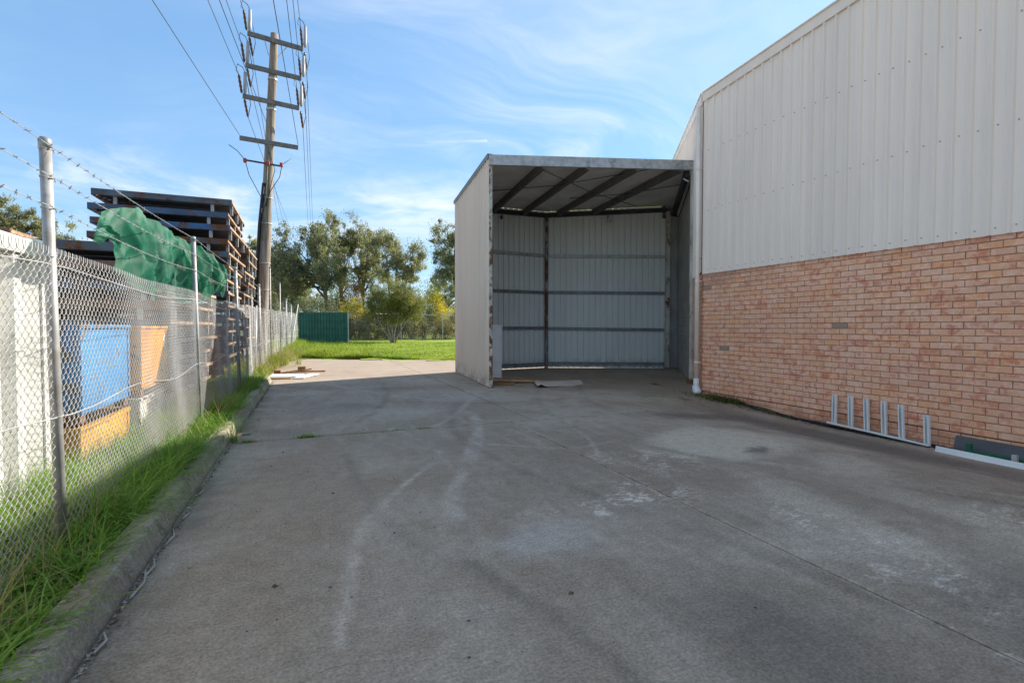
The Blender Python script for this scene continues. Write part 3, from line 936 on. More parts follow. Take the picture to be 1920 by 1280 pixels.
bk.box(12.9, 24, 15.3, 15.49, -0.4, 6.6); bk.box(23.8, 23.99, -11.5, 15.29, -0.4, 6.4); bk.box(7.75, 23.79, -11.49, -11.3, -0.4, 6.6)
bk.build('rear_wall', M['clad'], wh)
# solid inner lining behind the cladding so that no light leaks through
ln = MB(); ln.box(7.50, 7.56, -11.4, 8.05, 2.53, 5.95)
q0 = C0 + W2 * 2.6 - nrm2 * 0.02; q1 = D2 - nrm2 * 0.02
ln.prism([(q0.x, q0.y), (q1.x, q1.y), (q1.x - nrm2.x * 0.06, q1.y - nrm2.y * 0.06), (q0.x - nrm2.x * 0.06, q0.y - nrm2.y * 0.06)], 0, 5.9)
q0 = C0 + W2 * 0.05 - nrm2 * 0.01; q1 = C0 + W2 * 2.59 - nrm2 * 0.01
ln.prism([(q0.x, q0.y), (q1.x, q1.y), (q1.x - nrm2.x * 0.06, q1.y - nrm2.y * 0.06), (q0.x - nrm2.x * 0.06 + 0.05, q0.y - nrm2.y * 0.06)], 2.53, 5.9)
ln.build('wall_lining', M['dark'], wh)
# roller door in the second wall, inside the shed
rd = MB()
d0, d1 = 2.62, 6.45; zt = 4.95; npt = int(zt / 0.0375)
for j in range(npt + 1):
    z = 0.0 + j * 0.0375; dep = 0.03 + (0.014 if j % 2 else 0.0)
    for d in (d0, d1):
        p = C0 + W2 * d + nrm2 * (dep - 0.02); rd.v.append((p.x, p.y, z))
for j in range(npt): rd.f.append((2 * j, 2 * j + 1, 2 * j + 3, 2 * j + 2))
rd.build('roller_door', M['roller'], wh)
# downpipe with brackets and a white PVC shoe
dp = MB(); dp.tube([(7.375, 8.13, 0.15), (7.375, 8.13, 5.80)], 0.045, 14)
downpipe = dp.build('downpipe', M['flash'], wh, smooth=True)
for z in (0.62, 2.28, 2.78, 4.55):
    br_ = MB(); br_.tube([(7.375, 8.13, z - 0.018), (7.375, 8.13, z + 0.018)], 0.050, 14); br_.beam((7.375, 8.13, z), (7.48, 8.12, z), 0.02, 0.03)
    br_.build('pipe_bracket', M['flash'], downpipe)
ps = MB(); ps.tube([(7.375, 8.13, 0.04), (7.375, 8.13, 0.28)], 0.056, 14); ps.tube([(7.375, 8.13, 0.02), (7.345, 8.07, 0.02), (7.33, 8.02, 0.05)], [0.07, 0.078, 0.07], 14)
ps.tube([(7.375, 8.13, -0.03), (7.375, 8.13, 0.13)], 0.075, 14)
ps.build('pipe_shoe', M['pvc'], downpipe, smooth=True)

# ------------------------------------------------------------------ open fronted steel shed
FL = Vector((3.66, 10.40)); FR = Vector((8.43, 9.47)); BLc = Vector((4.05, 14.50)); BM = Vector((7.21, 14.93)); BR = Vector((10.78, 13.26))
shed = thing('open_shed', 'tall open fronted steel shed with ribbed walls leaning against the warehouse', 'shed', (6.0, 12.4, 0))


def shed_roof(x, y):
    return 5.00 + 0.036 * (x - 3.66) - 0.006 * (y - 10.4)


def run(p, q, zb, zt, out, mat, inset=0.0, flip=False):
    d = (q - p); L = d.length; d = d.normalized(); s = 0.0
    while s < L - 0.05:
        w = min(0.762, L - s); nrb = max(1, int(round(w / 0.1905)))
        o_ = p + d * s + out * inset
        pitch = w / nrb
        sheet(o_, d, out, zb, (lambda q_, s=s: zt(*(p + d * (s + q_)))) if callable(zt) else zt, w, pitch, 0.031 if mat is M['shedclad'] else 0.05).build('cladding_sheet', mat, shed)
        s += w


nL = Vector((-(BLc - FL).y, (BLc - FL).x)).normalized()          # outward, to the left
run(FL, BLc, 0.02, lambda x, y: shed_roof(x, y) + 0.05, nL, M['shedclad'])
n1 = Vector((-(BM - BLc).y, (BM - BLc).x)).normalized()
n2 = Vector((-(BR - BM).y, (BR - BM).x)).normalized()
run(BLc, BM, 0.022, lambda x, y: shed_roof(x, y) + 0.004, n1, M['zinc'])
run(BM, BR, 0.012, lambda x, y: shed_roof(x, y) + 0.004, n2, M['zinc'])
# roof sheets, ribs running front to back like the left wall
ax = (BLc - FL).normalized(); wdir = Vector((ax.y, -ax.x))


def roof_far(u):
    """distance along ax from the front line to the back line for a strip at offset u"""
    o_ = FL + wdir * u
    best = None
    for p, q in ((BLc, BM), (BM, BR), (BR, BR + (BR - BM))):
        e = q - p; den = ax.x * (-e.y) - ax.y * (-e.x)
        if abs(den) < 1e-6: continue
        r_ = p - o_
        s = (r_.x * (-e.y) - r_.y * (-e.x)) / den; tt = (ax.x * r_.y - ax.y * r_.x) / den
        if -0.001 <= tt <= 1.001 and s > 0: best = s if best is None else min(best, s)
    return best if best else 4.0


def roof_near(u):
    p, e = FL, FR - FL
    o_ = FL + wdir * u; r_ = p - o_
    den = ax.x * (-e.y) - ax.y * (-e.x)
    return (r_.x * (-e.y) - r_.y * (-e.x)) / den


u = -0.04; k = 0
while u < 7.2:
    mb = MB(); pts = rib_profile(0.762, 0.1905, 0.03)
    ok = True
    for (dd, q) in pts:
        uu = u + dd
        sN = roof_near(uu) + 0.02; sF = roof_far(max(0, uu)) + 0.10
        if uu > 4.9:                      # right of the front corner the roof dies into the warehouse wall
            e = W2; p = C0 + nrm2 * 0.06; o_ = FL + wdir * uu; r_ = p - o_
            den = ax.x * (-e.y) - ax.y * (-e.x)
            sN = max(sN, (r_.x * (-e.y) - r_.y * (-e.x)) / den)
        for s in (sN, max(sN + 0.02, sF)):
            pp = FL + wdir * uu + ax * s
            mb.v.append((pp.x, pp.y, shed_roof(pp.x, pp.y) + 0.012 + q))
    for i in range(len(pts) - 1): mb.f.append((2 * i, 2 * i + 2, 2 * i + 3, 2 * i + 1))
    mb.build('roof_sheet', M['foil'], shed)
    u += 0.762
# foil lining under the roof sheets, held down on the purlins
li = MB(); LP = [FL + ax * 0.1 + wdir * 0.03, FL + (FR - FL) * 0.985 + ax * 0.12, C0 + W2 * 6.9 + nrm2 * 0.02, BR - ax * 0.10 - wdir * 0.1, BM - ax * 0.10, BLc - ax * 0.10 + wdir * 0.03]
li.prism([tuple(q) for q in LP], [shed_roof(*q) + 0.004 for q in LP], [shed_roof(*q) + 0.010 for q in LP])
li.build('foil_lining', M['foil'], shed)
# header channel, purlins, eave beam, rafters, bracing
hd = MB()
fa = Vector((FL.x - 0.02, FL.y - 0.06, shed_roof(*FL) - 0.045)); fb = Vector((FR.x - 0.02, FR.y - 0.06, shed_roof(*FR) - 0.045))
hd.beam(fa, fb, 0.012, 0.21)
hd.beam(fa + Vector((0.005, 0.035, 0.108)), fb + Vector((0.005, 0.035, 0.108)), 0.075, 0.010); hd.beam(fa + Vector((0.005, 0.035, -0.103)), fb + Vector((0.005, 0.035, -0.103)), 0.075, 0.012)
hd.build('header_channel', M['galv'], shed)
for fx in (4.85, 5.88, 7.05, 8.12):
    tt = (fx - FL.x) / (FR.x - FL.x); o_ = FL + (FR - FL) * tt
    uu = (o_ - FL).dot(wdir); s1 = roof_far(uu)
    p = o_ + ax * 0.06; q = FL + wdir * uu + ax * (s1 - 0.03)
    mb = MB()
    za, zb_ = shed_roof(*p) - 0.085, shed_roof(*q) - 0.085
    mb.beam((p.x, p.y, za), (q.x, q.y, zb_), 0.012, 0.19)
    mb.beam((p.x + 0.035, p.y, za + 0.09), (q.x + 0.035, q.y, zb_ + 0.09), 0.07, 0.01); mb.beam((p.x + 0.035, p.y, za - 0.09), (q.x + 0.035, q.y, zb_ - 0.09), 0.07, 0.01)
    mb.build('purlin', M['purlin'], shed)
fx_ = MB()
pw_ = C0 + W2 * 1.75 + nrm2 * 0.16; qw_ = C0 + W2 * 6.1 + nrm2 * 0.16
fx_.beam((pw_.x, pw_.y, shed_roof(*pw_) - 0.14), (qw_.x, qw_.y, shed_roof(*qw_) - 0.14), 0.10, 0.24)
fx_.build('rafter', M['dark'], shed)
for p, q in ((BLc + (BM - BLc) * 0.01, BM), (BM, BR)):
    mb = MB(); i_ = -0.06; nn = n1 if p is not BM else n2
    pa = p + nn * i_; qa = q + nn * i_
    mb.beam((pa.x, pa.y, shed_roof(*p) - 0.13), (qa.x, qa.y, shed_roof(*q) - 0.13), 0.07, 0.13)
    mb.build('eave_beam', M['dark'], shed)
for z in (3.66, 2.48, 1.30, 0.13):
    for p, q, nn in ((BLc, BM, n1), (BM, BR, n2)):
        mb = MB(); d_ = (q - p).normalized()
        pa = p + nn * -0.055 + d_ * 0.08; qa = q + nn * -0.055 - d_ * 0.08
        dz = rnd.uniform(-0.015, 0.015); dz2 = -0.05 if nn is n2 and z > 1 else dz
        A = Vector((pa.x, pa.y, z + dz)); B = Vector((qa.x, qa.y, z + dz2))
        mb.beam(A, B, 0.010, 0.085)
        o3 = Vector((nn.x, nn.y, 0)) * 0.022
        mb.beam(A + o3 + Vector((0, 0, 0.045)), B + o3 + Vector((0, 0, 0.045)), 0.055, 0.008); mb.beam(A + o3 - Vector((0, 0, 0.045)), B + o3 - Vector((0, 0, 0.045)), 0.055, 0.008)
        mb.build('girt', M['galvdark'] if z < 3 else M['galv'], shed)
    mb = MB(); pa = FL + nL * -0.05 + ax * 0.1; qa = BLc + nL * -0.05
    mb.beam((pa.x, pa.y, z), (qa.x, qa.y, z), 0.05, 0.09); mb.build('girt', M['galvdark'], shed)


def post(x, y, w, d_, z0, z1, mat, rz, label=None):
    mb = MB(); T = Matrix.Translation((x, y, 0)) @ Matrix.Rotation(rz, 4, 'Z')
    mb.cbox(0, 0, (z0 + z1) / 2, w, d_, z1 - z0, 0.008, T)
    o = mb.build('post', mat, shed)
    bp = MB(); bp.box(-w * 0.8, w * 0.8, -d_ * 0.8, d_ * 0.8, 0.0, 0.012, T); bp.build('base_plate', M['ruststeel'], o)
    if label: o['label'] = label
    return o


ang = math.atan2((FR - FL).y, (FR - FL).x)
post(FL.x + 0.042, FL.y + 0.02, 0.075, 0.10, 0.0, shed_roof(*FL) - 0.0, M['rustpost'], ang, 'rust streaked cream post at the free front corner')
post(FR.x - 0.0, FR.y - 0.03, 0.11, 0.10, 0.10, shed_roof(*FR) + 0.0, M['creampost'], ang, 'rusty cream post beside the downpipe')
post(BM.x - 0.02, BM.y - 0.13, 0.09, 0.09, 0.0, shed_roof(*BM) - 0.2, M['rustpost2'], 0.0)
post(BR.x - 0.05, BR.y - 0.10, 0.13, 0.13, 0.0, shed_roof(*BR) - 0.2, M['rustpost'], -0.44)
pb = MB(); T = Matrix.Translation((FR.x, FR.y - 0.03, 0)) @ Matrix.Rotation(ang, 4, 'Z'); pb.box(-0.09, 0.09, -0.09, 0.09, 0.0, 0.10, T)
pb.build('post_footing', M['ruststeel'], shed)
# flat pier panel closing the back right corner, with a small sticker
pp0 = BR + Vector((0.07, 0.02)); pp1 = C0 + W2 * 6.56 - nrm2 * 0.03
mb = MB(); dq = (pp1 - pp0).normalized(); nq = Vector((dq.y, -dq.x))
mb.prism([tuple(pp0), tuple(pp1), tuple(pp1 - nq * 0.12), tuple(pp0 - nq * 0.12)], 0.0, 4.95)
mb.build('corner_panel', simple('corner_panel', (0.62, 0.63, 0.62), 0.6, 0.1, 0.15, 2), shed)
stk = MB(); ps_ = pp0 + dq * 0.10 + nq * 0.002
T = Matrix.Translation((ps_.x, ps_.y, 1.80)) @ Matrix.Rotation(math.atan2(dq.y, dq.x), 4, 'Z')
stk.box(-0.045, 0.045, -0.004, 0.0, -0.045, 0.045, T); st_o = stk.build('sticker', M['white'], shed)
stk = MB(); stk.box(-0.02, 0.02, -0.006, -0.0045, -0.02, 0.02, T); stk.build('symbol', M['brightblue'], st_o)
mb = MB(); pa = BR - (BR - BM).normalized() * 0.15 + n2 * -0.03; qa = C0 + W2 * 6.7
mb.beam((pa.x, pa.y, 5.08), (qa.x, qa.y, 5.08), 0.06, 0.46); mb.build('corner_flashing', M['galvdark'], shed)
# rod bracing under the roof
for (p, q) in (((4.6, 10.35), (9.6, 13.3)), ((4.1, 13.0), (7.6, 9.9)), ((7.0, 12.9), (9.3, 10.8))):
    mb = MB(); mb.tube([(p[0], p[1], shed_roof(*p) - 0.05), ((p[0] + q[0]) / 2, (p[1] + q[1]) / 2, shed_roof(*p) - 0.075), (q[0], q[1], shed_roof(*q) - 0.05)], 0.010, 5)
    mb.build('brace_rod', M['dark'], shed)
# barge trim on the left wall top
mb = MB(); pa = FL + nL * 0.035 - ax * 0.05; qa = BLc + nL * 0.035 + ax * 0.08
mb.beam((pa.x, pa.y, shed_roof(*FL) + 0.035), (qa.x, qa.y, shed_roof(*BLc) + 0.035), 0.012, 0.085)
pa = FL + nL * -0.01 - ax * 0.05; qa = BLc + nL * -0.01 + ax * 0.08
mb.beam((pa.x, pa.y, shed_roof(*FL) + 0.085), (qa.x, qa.y, shed_roof(*BLc) + 0.085), 0.11, 0.008)
mb.build('barge_trim', M['galvdark'], shed)
# small conduit end at the front right corner
mb = MB(); mb.tube([(8.28, 9.62, 4.86), (8.42, 9.60, 4.80)], 0.018, 8); mb.build('pipe_stub', M['white'], shed)
# flood lamp hanging from the eave beam and a dark sensor box
fl = thing('flood_lamp', 'small pale flood lamp under the back eave of the open shed', 'lamp', (8.97, 13.93, 4.85))
mb = MB(); mb.beam((8.97, 13.93, 4.92), (8.97, 13.93, 4.82), 0.03, 0.03, (0, 1, 0)); mb.build('bracket', M['galvdark'], fl)
mb = MB(); mb.tube([(8.97, 13.95, 4.80), (8.95, 13.88, 4.78), (8.93, 13.80, 4.75)], [0.035, 0.06, 0.075], 12); mb.build('lamp_head', M['white'], fl, smooth=True)
sb = thing('sensor_box', 'small black box hung under the shed eave at the left', 'sensor', (5.53, 14.55, 4.70))
mb = MB(); mb.cbox(5.53, 14.55, 4.72, 0.07, 0.06, 0.10, 0.008); mb.build('housing', M['dark'], sb)
mb = MB(); mb.tube([(5.53, 14.55, 4.77), (5.53, 14.58, 4.86)], 0.012, 6); mb.build('stem', M['dark'], sb)

# ------------------------------------------------------------------ loose items in the shed and yard
wp = thing('leaning_door', 'tall flat white door panel leaning inside the shed behind the front post', 'panel', (4.30, 12.0, 0))
T = Matrix.Translation((4.22, 11.62, 0.0)) @ Matrix.Rotation(R(-14), 4, 'Z') @ Matrix.Rotation(R(4), 4, 'X')
mb = MB(); mb.cbox(0, 0, 0.70, 0.34, 0.035, 1.40, 0.004, T); mb.build('board', M['white'], wp)
mb = MB(); mb.box(0.172, 0.185, -0.022, 0.022, 0, 1.40, T); mb.build('edge_strip', M['palezinc'], wp)


def plank(cx, cy, z, L, w, h, rz, tilt, mat, label, group=None):
    o = tag(MB().cbox(0, 0, 0, L, w, h, 0.003).build('timber_plank', mat), label, 'plank', group)
    o.location = (cx, cy, z); o.rotation_euler = (0, R(tilt), R(rz)); return o


plank(4.52, 11.05, 0.065, 1.15, 0.09, 0.035, -14, 1.5, M['timber'], 'long pale timber plank on top of the heap by the front post')
plank(4.45, 11.20, 0.035, 1.05, 0.10, 0.030, -8, 1.0, M['timber'], 'pale timber plank lying second from the front in the shed heap')
plank(4.30, 11.32, 0.095, 0.80, 0.07, 0.030, -3, 4.0, M['timberdark'], 'short brown batten resting across the plank heap in the shed')
plank(4.10, 10.92, 0.022, 0.70, 0.07, 0.030, -22, 0.0, M['timberdark'], 'reddish brown batten on the floor under the plank heap')
plank(4.15, 10.80, 0.018, 0.50, 0.045, 0.024, -30, 0.0, M['timberdark'], 'thin brown offcut nearest the rusty front post')

cs = MB(); nx_, ny_ = 14, 10
for j in range(ny_):
    for i in range(nx_):
        u_, v_ = i / (nx_ - 1), j / (ny_ - 1)
        px_ = 4.62 + 1.25 * u_ + 0.45 * v_; py_ = 9.95 + 0.12 * u_ + 1.25 * v_ - 0.25 * u_ * v_
        zz2 = 0.006 + 0.075 * math.exp(-((u_ - 0.06) / 0.09) ** 2) * (1 - v_ * 0.6) + 0.012 * math.sin(5 * u_) * (1 - v_) + 0.01 * abs(math.sin(3 * v_))
        cs.v.append((px_, py_, zz2))
nb = len(cs.v)
cs.v += [(x, y, z - 0.005) for x, y, z in cs.v]
for j in range(ny_ - 1):
    for i in range(nx_ - 1):
        a = j * nx_ + i; cs.f.append((a, a + 1, a + nx_ + 1, a + nx_)); cs.f.append((nb + a, nb + a + nx_, nb + a + nx_ + 1, nb + a + 1))
tag(cs.build('cardboard_sheet', M['card'], smooth=True), 'flattened grey brown cardboard sheet curling up on the shed floor', 'cardboard')

# broken timber and white boards at the end of the kerb
plank(-0.45, 15.95, 0.05, 1.0, 0.16, 0.03, 4, -6, M['timberdark'], 'wide brown board tilted up on the scrap heap by the weeds')
plank(-0.1, 16.1, 0.03, 1.1, 0.10, 0.03, -10, 0, M['timberdark'], 'long flat brown board at the back of the scrap heap by the weeds')
tag(MB().cbox(-0.22, 16.02, 0.13, 0.22, 0.16, 0.10, 0.006).build('timber_block', M['timberdark']), 'brown timber block sitting on top of the scrap boards', 'block')
tag(MB().cbox(-0.86, 15.75, 0.055, 0.18, 0.12, 0.11, 0.006).build('timber_block', M['timberdark']), 'brown timber block at the left end of the scrap boards', 'block')


def flat_board(pts, th, mat, label):
    mb = MB(); mb.prism([(p[0], p[1]) for p in pts], [p[2] for p in pts], [p[2] + th for p in pts])
    return tag(mb.build('white_board', mat), label, 'board')


flat_board([(-1.0, 14.55, 0.01), (-0.25, 14.30, 0.02), (-0.15, 14.75, 0.05), (-0.95, 15.0, 0.05)], 0.022, M['white'], 'flat white board lying at the end of the kerb')
flat_board([(-0.42, 14.05, 0.01), (0.02, 14.95, 0.035), (0.24, 14.88, 0.035), (-0.15, 14.02, 0.01)], 0.02, M['white'], 'narrow white strip lying across the board at the end of the kerb')
flat_board([(-1.05, 14.2, 0.012), (-0.45, 14.10, 0.012), (-0.43, 14.24, 0.012), (-1.03, 14.36, 0.012)], 0.02, M['timber'], 'pale bare timber strip in front of the white boards')

# steel stud frame standing along the brick wall
sf = thing('steel_stud_frame', 'galvanised stud frame of six short uprights standing on a track against the brick wall', 'stud frame', (7.38, 4.7, -0.16))
trk = [(7.37, 5.28, -0.125), (7.36, 4.7, -0.145), (7.33, 4.3, -0.158), (7.33, 3.90, -0.178)]
mb = MB()
for a, b_ in zip(trk[:-1], trk[1:]):
    mb.beam(a, b_, 0.075, 0.004)
    mb.beam((a[0] - 0.036, a[1], a[2] + 0.014), (b_[0] - 0.036, b_[1], b_[2] + 0.014), 0.003, 0.028)
mb.build('track', M['palezinc'], sf)
for (yb, zb_, yt, zt_) in ((5.185, -0.133, 5.20, 0.320), (4.935, -0.139, 4.958, 0.326), (4.705, -0.147, 4.737, 0.316), (4.469, -0.155, 4.499, 0.311), (4.233, -0.161, 4.269, 0.300), (3.935, -0.176, 3.962, 0.206)):
    mb = MB(); xb = 7.385 if yb > 4.3 else 7.36
    A = Vector((xb, yb, zb_)); B = Vector((xb + 0.02, yt, zt_))
    mb.beam(A, B, 0.064, 0.003, (1, 0, 0))
    for s in (-0.031, 0.031):
        mb.beam(A + Vector((-0.016, s, 0)), B + Vector((-0.016, s, 0)), 0.003, 0.034, (1, 0, 0))
        mb.beam(A + Vector((-0.033, s * 0.72, 0)), B + Vector((-0.033, s * 0.72, 0)), 0.017, 0.003, (1, 0, 0))
    mb.build('stud', M['palezinc'], sf)
# loose flashings on the ground at the right
mb = MB(); mb.beam((7.14, 3.735, -0.155), (7.10, 2.2, -0.170), 0.012, 0.072, (0.25, 0, 1)); mb.beam((7.20, 3.735, -0.190), (7.16, 2.2, -0.205), 0.11, 0.004)
tag(mb.build('angle_flashing', M['palezinc']), 'long pale angle flashing lying in front of the charcoal strip', 'flashing')
mb = MB(); mb.beam((7.44, 3.69, -0.085), (7.45, 2.1, -0.095), 0.006, 0.165, (0.35, 0, 1))
mb.beam((7.385, 3.685, -0.165), (7.395, 2.1, -0.178), 0.06, 0.006)
tag(mb.build('charcoal_flashing', M['blackgrey']), 'charcoal metal strip propped on edge against the brick wall', 'flashing')
gf = thing('green_bracket', 'dark green painted metal bar with an upright end lug between the two flashings', 'metal bar', (7.30, 3.2, -0.18))
mb = MB(); mb.beam((7.30, 3.48, -0.145), (7.29, 2.75, -0.155), 0.05, 0.05); mb.build('bar', M['greenpaint'], gf)
mb = MB(); mb.cbox(7.30, 3.475, -0.115, 0.055, 0.05, 0.13, 0.004); mb.build('lug', M['greenpaint'], gf)
tag(MB().beam((7.22, 3.02, -0.19), (7.22, 3.02, -0.075), 0.045, 0.045, (0, 1, 0)).build('metal_offcut', M['galv']), 'short galvanised offcut standing behind the pale flashing', 'offcut')

# ------------------------------------------------------------------ chain link fence with barbed wire
FX = -1.28


def fence_x(y): return FX if y < 14.7 else FX + 0.0296 * (y - 14.7)
def mesh_top(y): return 1.72 + max(0, (y - 9)) * 0.017
def mesh_bot(y): return 0.06 + max(0, (y - 14)) * 0.012


fence = thing('chain_link_fence', 'tall chain link fence with barbed wire strands along the left kerb', 'fence', (FX, 7.2, 0.08))


def fpost(xb, yb, zb_, xt, yt, zt_, r, ties=(), mat='postgalv', capped=True):
    mb = MB(); mb.tube([(xb, yb, zb_), (xt, yt, zt_)], r, 12); o = mb.build('post', M[mat], fence, smooth=False)
    for p in o.data.polygons: p.use_smooth = len(p.vertices) == 4
    d_ = Vector((xt - xb, yt - yb, zt_ - zb_))
    if capped:
        c_ = MB(); q = Vector((xt, yt, zt_)); c_.tube([q - d_.normalized() * 0.05, q - d_.normalized() * 0.0, q + d_.normalized() * 0.012], [r * 1.1, r * 1.1, r * 0.7], 12); c_.build('cap', M['galvdark'], o, smooth=True)
    for tz in ties:
        f = (tz - zb_) / (zt_ - zb_); p = Vector((xb, yb, zb_)) + d_ * f
        t_ = MB(); pts = [(p.x + (r + 0.003) * math.cos(a), p.y + (r + 0.003) * math.sin(a), p.z + 0.006 * math.sin(a * 2)) for a in np.linspace(0, 2 * math.pi, 13)]
        t_.tube(pts, 0.0022, 4, cap=False)
        t_.tube([(p.x + r, p.y + r * 0.6, p.z), (p.x + r * 0.7, p.y + r * 1.8, p.z - 0.012)], 0.0022, 4)
        t_.build('tie_wire', M['wire'], o)
    return o


fpost(FX, 3.47, 0.0, FX, 3.395, 2.325, 0.0265, (2.28, 2.13, 1.97, 1.72, 0.86))
fpost(FX, 7.25, 0.0, FX, 7.03, 2.413, 0.026, (2.37, 2.20, 2.02, 0.9))
fpost(FX, 11.10, 0.0, FX, 10.72, 2.46, 0.030, (2.42, 2.25, 2.06))
fpost(FX, 14.2, 0.0, FX, 14.70, 1.90, 0.022, (), 'wire', False)
fpost(FX, 15.55, 0.1, FX + 0.01, 15.3, 2.50, 0.035, (2.4, 2.2, 2.0))
fpost(FX - 0.08, 14.3, 0.1, FX - 0.08, 14.35, 2.17, 0.02, (), 'postgalv', False)
for (yy_, zt_, r_) in ((18.2, 3.30, 0.024), (21.9, 3.10, 0.024), (25.1, 2.58, 0.035), (28.5, 2.5, 0.03)):
    fpost(fence_x(yy_), yy_, 0.1, fence_x(yy_), yy_, zt_, r_)
fpost(-0.90, 27.2, 0.2, -0.55, 29.6, 2.55, 0.03, (), 'postgalv', False)
fpost(FX, -1.2, 0.0, FX, -1.2, 2.40, 0.031, (2.3, 2.1, 1.95))


def chain(y0, y1, w=0.025, hh=0.026, r=0.0018):
    n = int((y1 - y0) / w); zb_, zt_ = mesh_bot((y0 + y1) / 2), mesh_top((y0 + y1) / 2)
    nz = int((zt_ - zb_) / hh)
    k = np.arange(n)[:, None]; j = np.arange(nz + 1)[None, :]
    par = (j + k) % 2
    yv = y0 + k * w + par * w + 0.0 * j
    ym = (yv - 9).clip(0) * 0.017
    bz = 0.06 + (yv - 14).clip(0) * 0.012; tz = 1.72 + ym
    zv = bz + (tz - bz) * (j / nz) + 0.012 * np.sin(yv * 2.1) * (j / nz)
    fx_ = np.where(yv < 14.7, FX, FX + 0.0296 * (yv - 14.7))
    sag = 0.02 * np.sin(yv * 1.7) * np.sin(math.pi * j / nz) + 0.010 * np.sin(yv * 5.3 + 3 * j / nz)
    xv = fx_ + sag + np.where(par == 1, 0.004, -0.004)
    P = np.stack([xv, yv, zv], -1)                     # n, nz+1, 3
    # diamond twist knuckles at the top: the wire ends bend together and stand up
    top = P[:, -1:, :].copy(); top[..., 2] += 0.038; top[..., 1] += np.where(par[:, -1:] == 1, 0.004, -0.004)
    P = np.concatenate([P, top], 1); m_ = P.shape[1]
    d_ = np.zeros_like(P); d_[:, 1:-1] = P[:, 2:] - P[:, :-2]; d_[:, 0] = P[:, 1] - P[:, 0]; d_[:, -1] = P[:, -1] - P[:, -2]
    vs = np.empty((n, m_, 3, 3))
    for q in range(3):
        a = 2 * math.pi * q / 3
        vs[:, :, q, 0] = P[..., 0] + r * math.cos(a); vs[:, :, q, 1] = P[..., 1] + r * math.sin(a) * 0.75; vs[:, :, q, 2] = P[..., 2] - np.sign(d_[..., 1]) * r * math.sin(a) * 0.65
    idx = np.arange(n * m_ * 3).reshape(n, m_, 3)
    qd = []
    for q in range(3):
        q2 = (q + 1) % 3
        qd.append(np.stack([idx[:, :-1, q], idx[:, :-1, q2], idx[:, 1:, q2], idx[:, 1:, q]], -1).reshape(-1, 4))
    return np_mesh('chain_mesh', vs.reshape(-1, 3), np.concatenate(qd), M['wire'], fence)


for a, b_ in ((-1.2, 3.44), (3.44, 7.10), (7.10, 10.80), (10.80, 14.60), (14.6, 18.2), (18.2, 21.9), (21.9, 25.1), (25.1, 34.2)):
    tag(chain(a, b_, *((0.028, 0.030, 0.0024) if b_ < 7.5 else (0.028, 0.030, 0.0017) if b_ < 15 else (0.05, 0.05, 0.0019))), kind='stuff')
# straining wires
for z in (1.665, 0.86):
    mb = MB(); pts = []
    for y in np.arange(-1.2, 34, 0.3):
        f = 1 if z > 1 else 0
        pts.append((fence_x(y) + 0.012, y, z + (mesh_top(y) - 1.72 if f else 0.4 * ground_z(0, y)) + 0.012 * math.sin(y * 1.7 + z) + (0.03 * math.sin(y * 2.9) if z < 1 else -0.03 * abs(math.sin((y - 3.44) * 0.85)))))
    mb.tube(pts, 0.0032, 5); mb.build('straining_wire', M['wire'], fence)
# barbed wire: two twisted strands with barbs, tied to the posts
bps = {0: [(-1.2, 2.32), (3.40, 2.285), (7.03, 2.385), (10.72, 2.42), (15.3, 2.42), (18.2, 2.30), (21.9, 2.22), (25.1, 2.32), (29.5, 2.33)],
       1: [(-1.2, 2.16), (3.40, 2.13), (7.03, 2.205), (10.72, 2.25), (15.3, 2.22), (18.2, 2.12), (21.9, 2.06), (25.1, 2.16), (29.5, 2.18)],
       2: [(-1.2, 2.0), (3.40, 1.972), (7.03, 2.018), (10.72, 2.06), (15.3, 2.02), (18.2, 1.95), (21.9, 1.92), (25.1, 2.0), (29.5, 2.05)]}
for s, st_ in bps.items():
    mb = MB(); bb = MB()
    for (ya, za), (yb, zb_) in zip(st_[:-1], st_[1:]):
        L = yb - ya; n = max(2, int(L / 0.25)); pts = []
        sagz = 0.02 + 0.012 * s if ya < 14 else 0.13
        off = 0.035 if ya < 14 else 0.03
        for i in range(n + 1):
            f = i / n; y = ya + L * f
            pts.append((fence_x(y) + off, y, za + (zb_ - za) * f - sagz * 4 * f * (1 - f)))
        mb.tube(pts, 0.0024, 5)
        y = ya + 0.07
        while y < min(yb, 16):
            f = (y - ya) / L; c_ = Vector((fence_x(y) + off, y, za + (zb_ - za) * f - sagz * 4 * f * (1 - f)))
            for q in range(2):
                dv = Vector((rnd.uniform(-1, 1), rnd.uniform(-0.5, 0.5), rnd.uniform(-1, 1))).normalized() * 0.014
                bb.tube([c_ - dv + Vector((0, 0.004 * q, 0)), c_ + dv + Vector((0, 0.004 * q, 0))], 0.0016, 3)
            bb.tube([c_ - Vector((0, 0.007, 0)), c_ + Vector((0, 0.007, 0))], 0.0042, 5)
            y += 0.115
    w_ = mb.build('barbed_wire', M['wire'], fence)
    tag(bb.build('barbs', M['galvdark'], w_), kind='stuff')

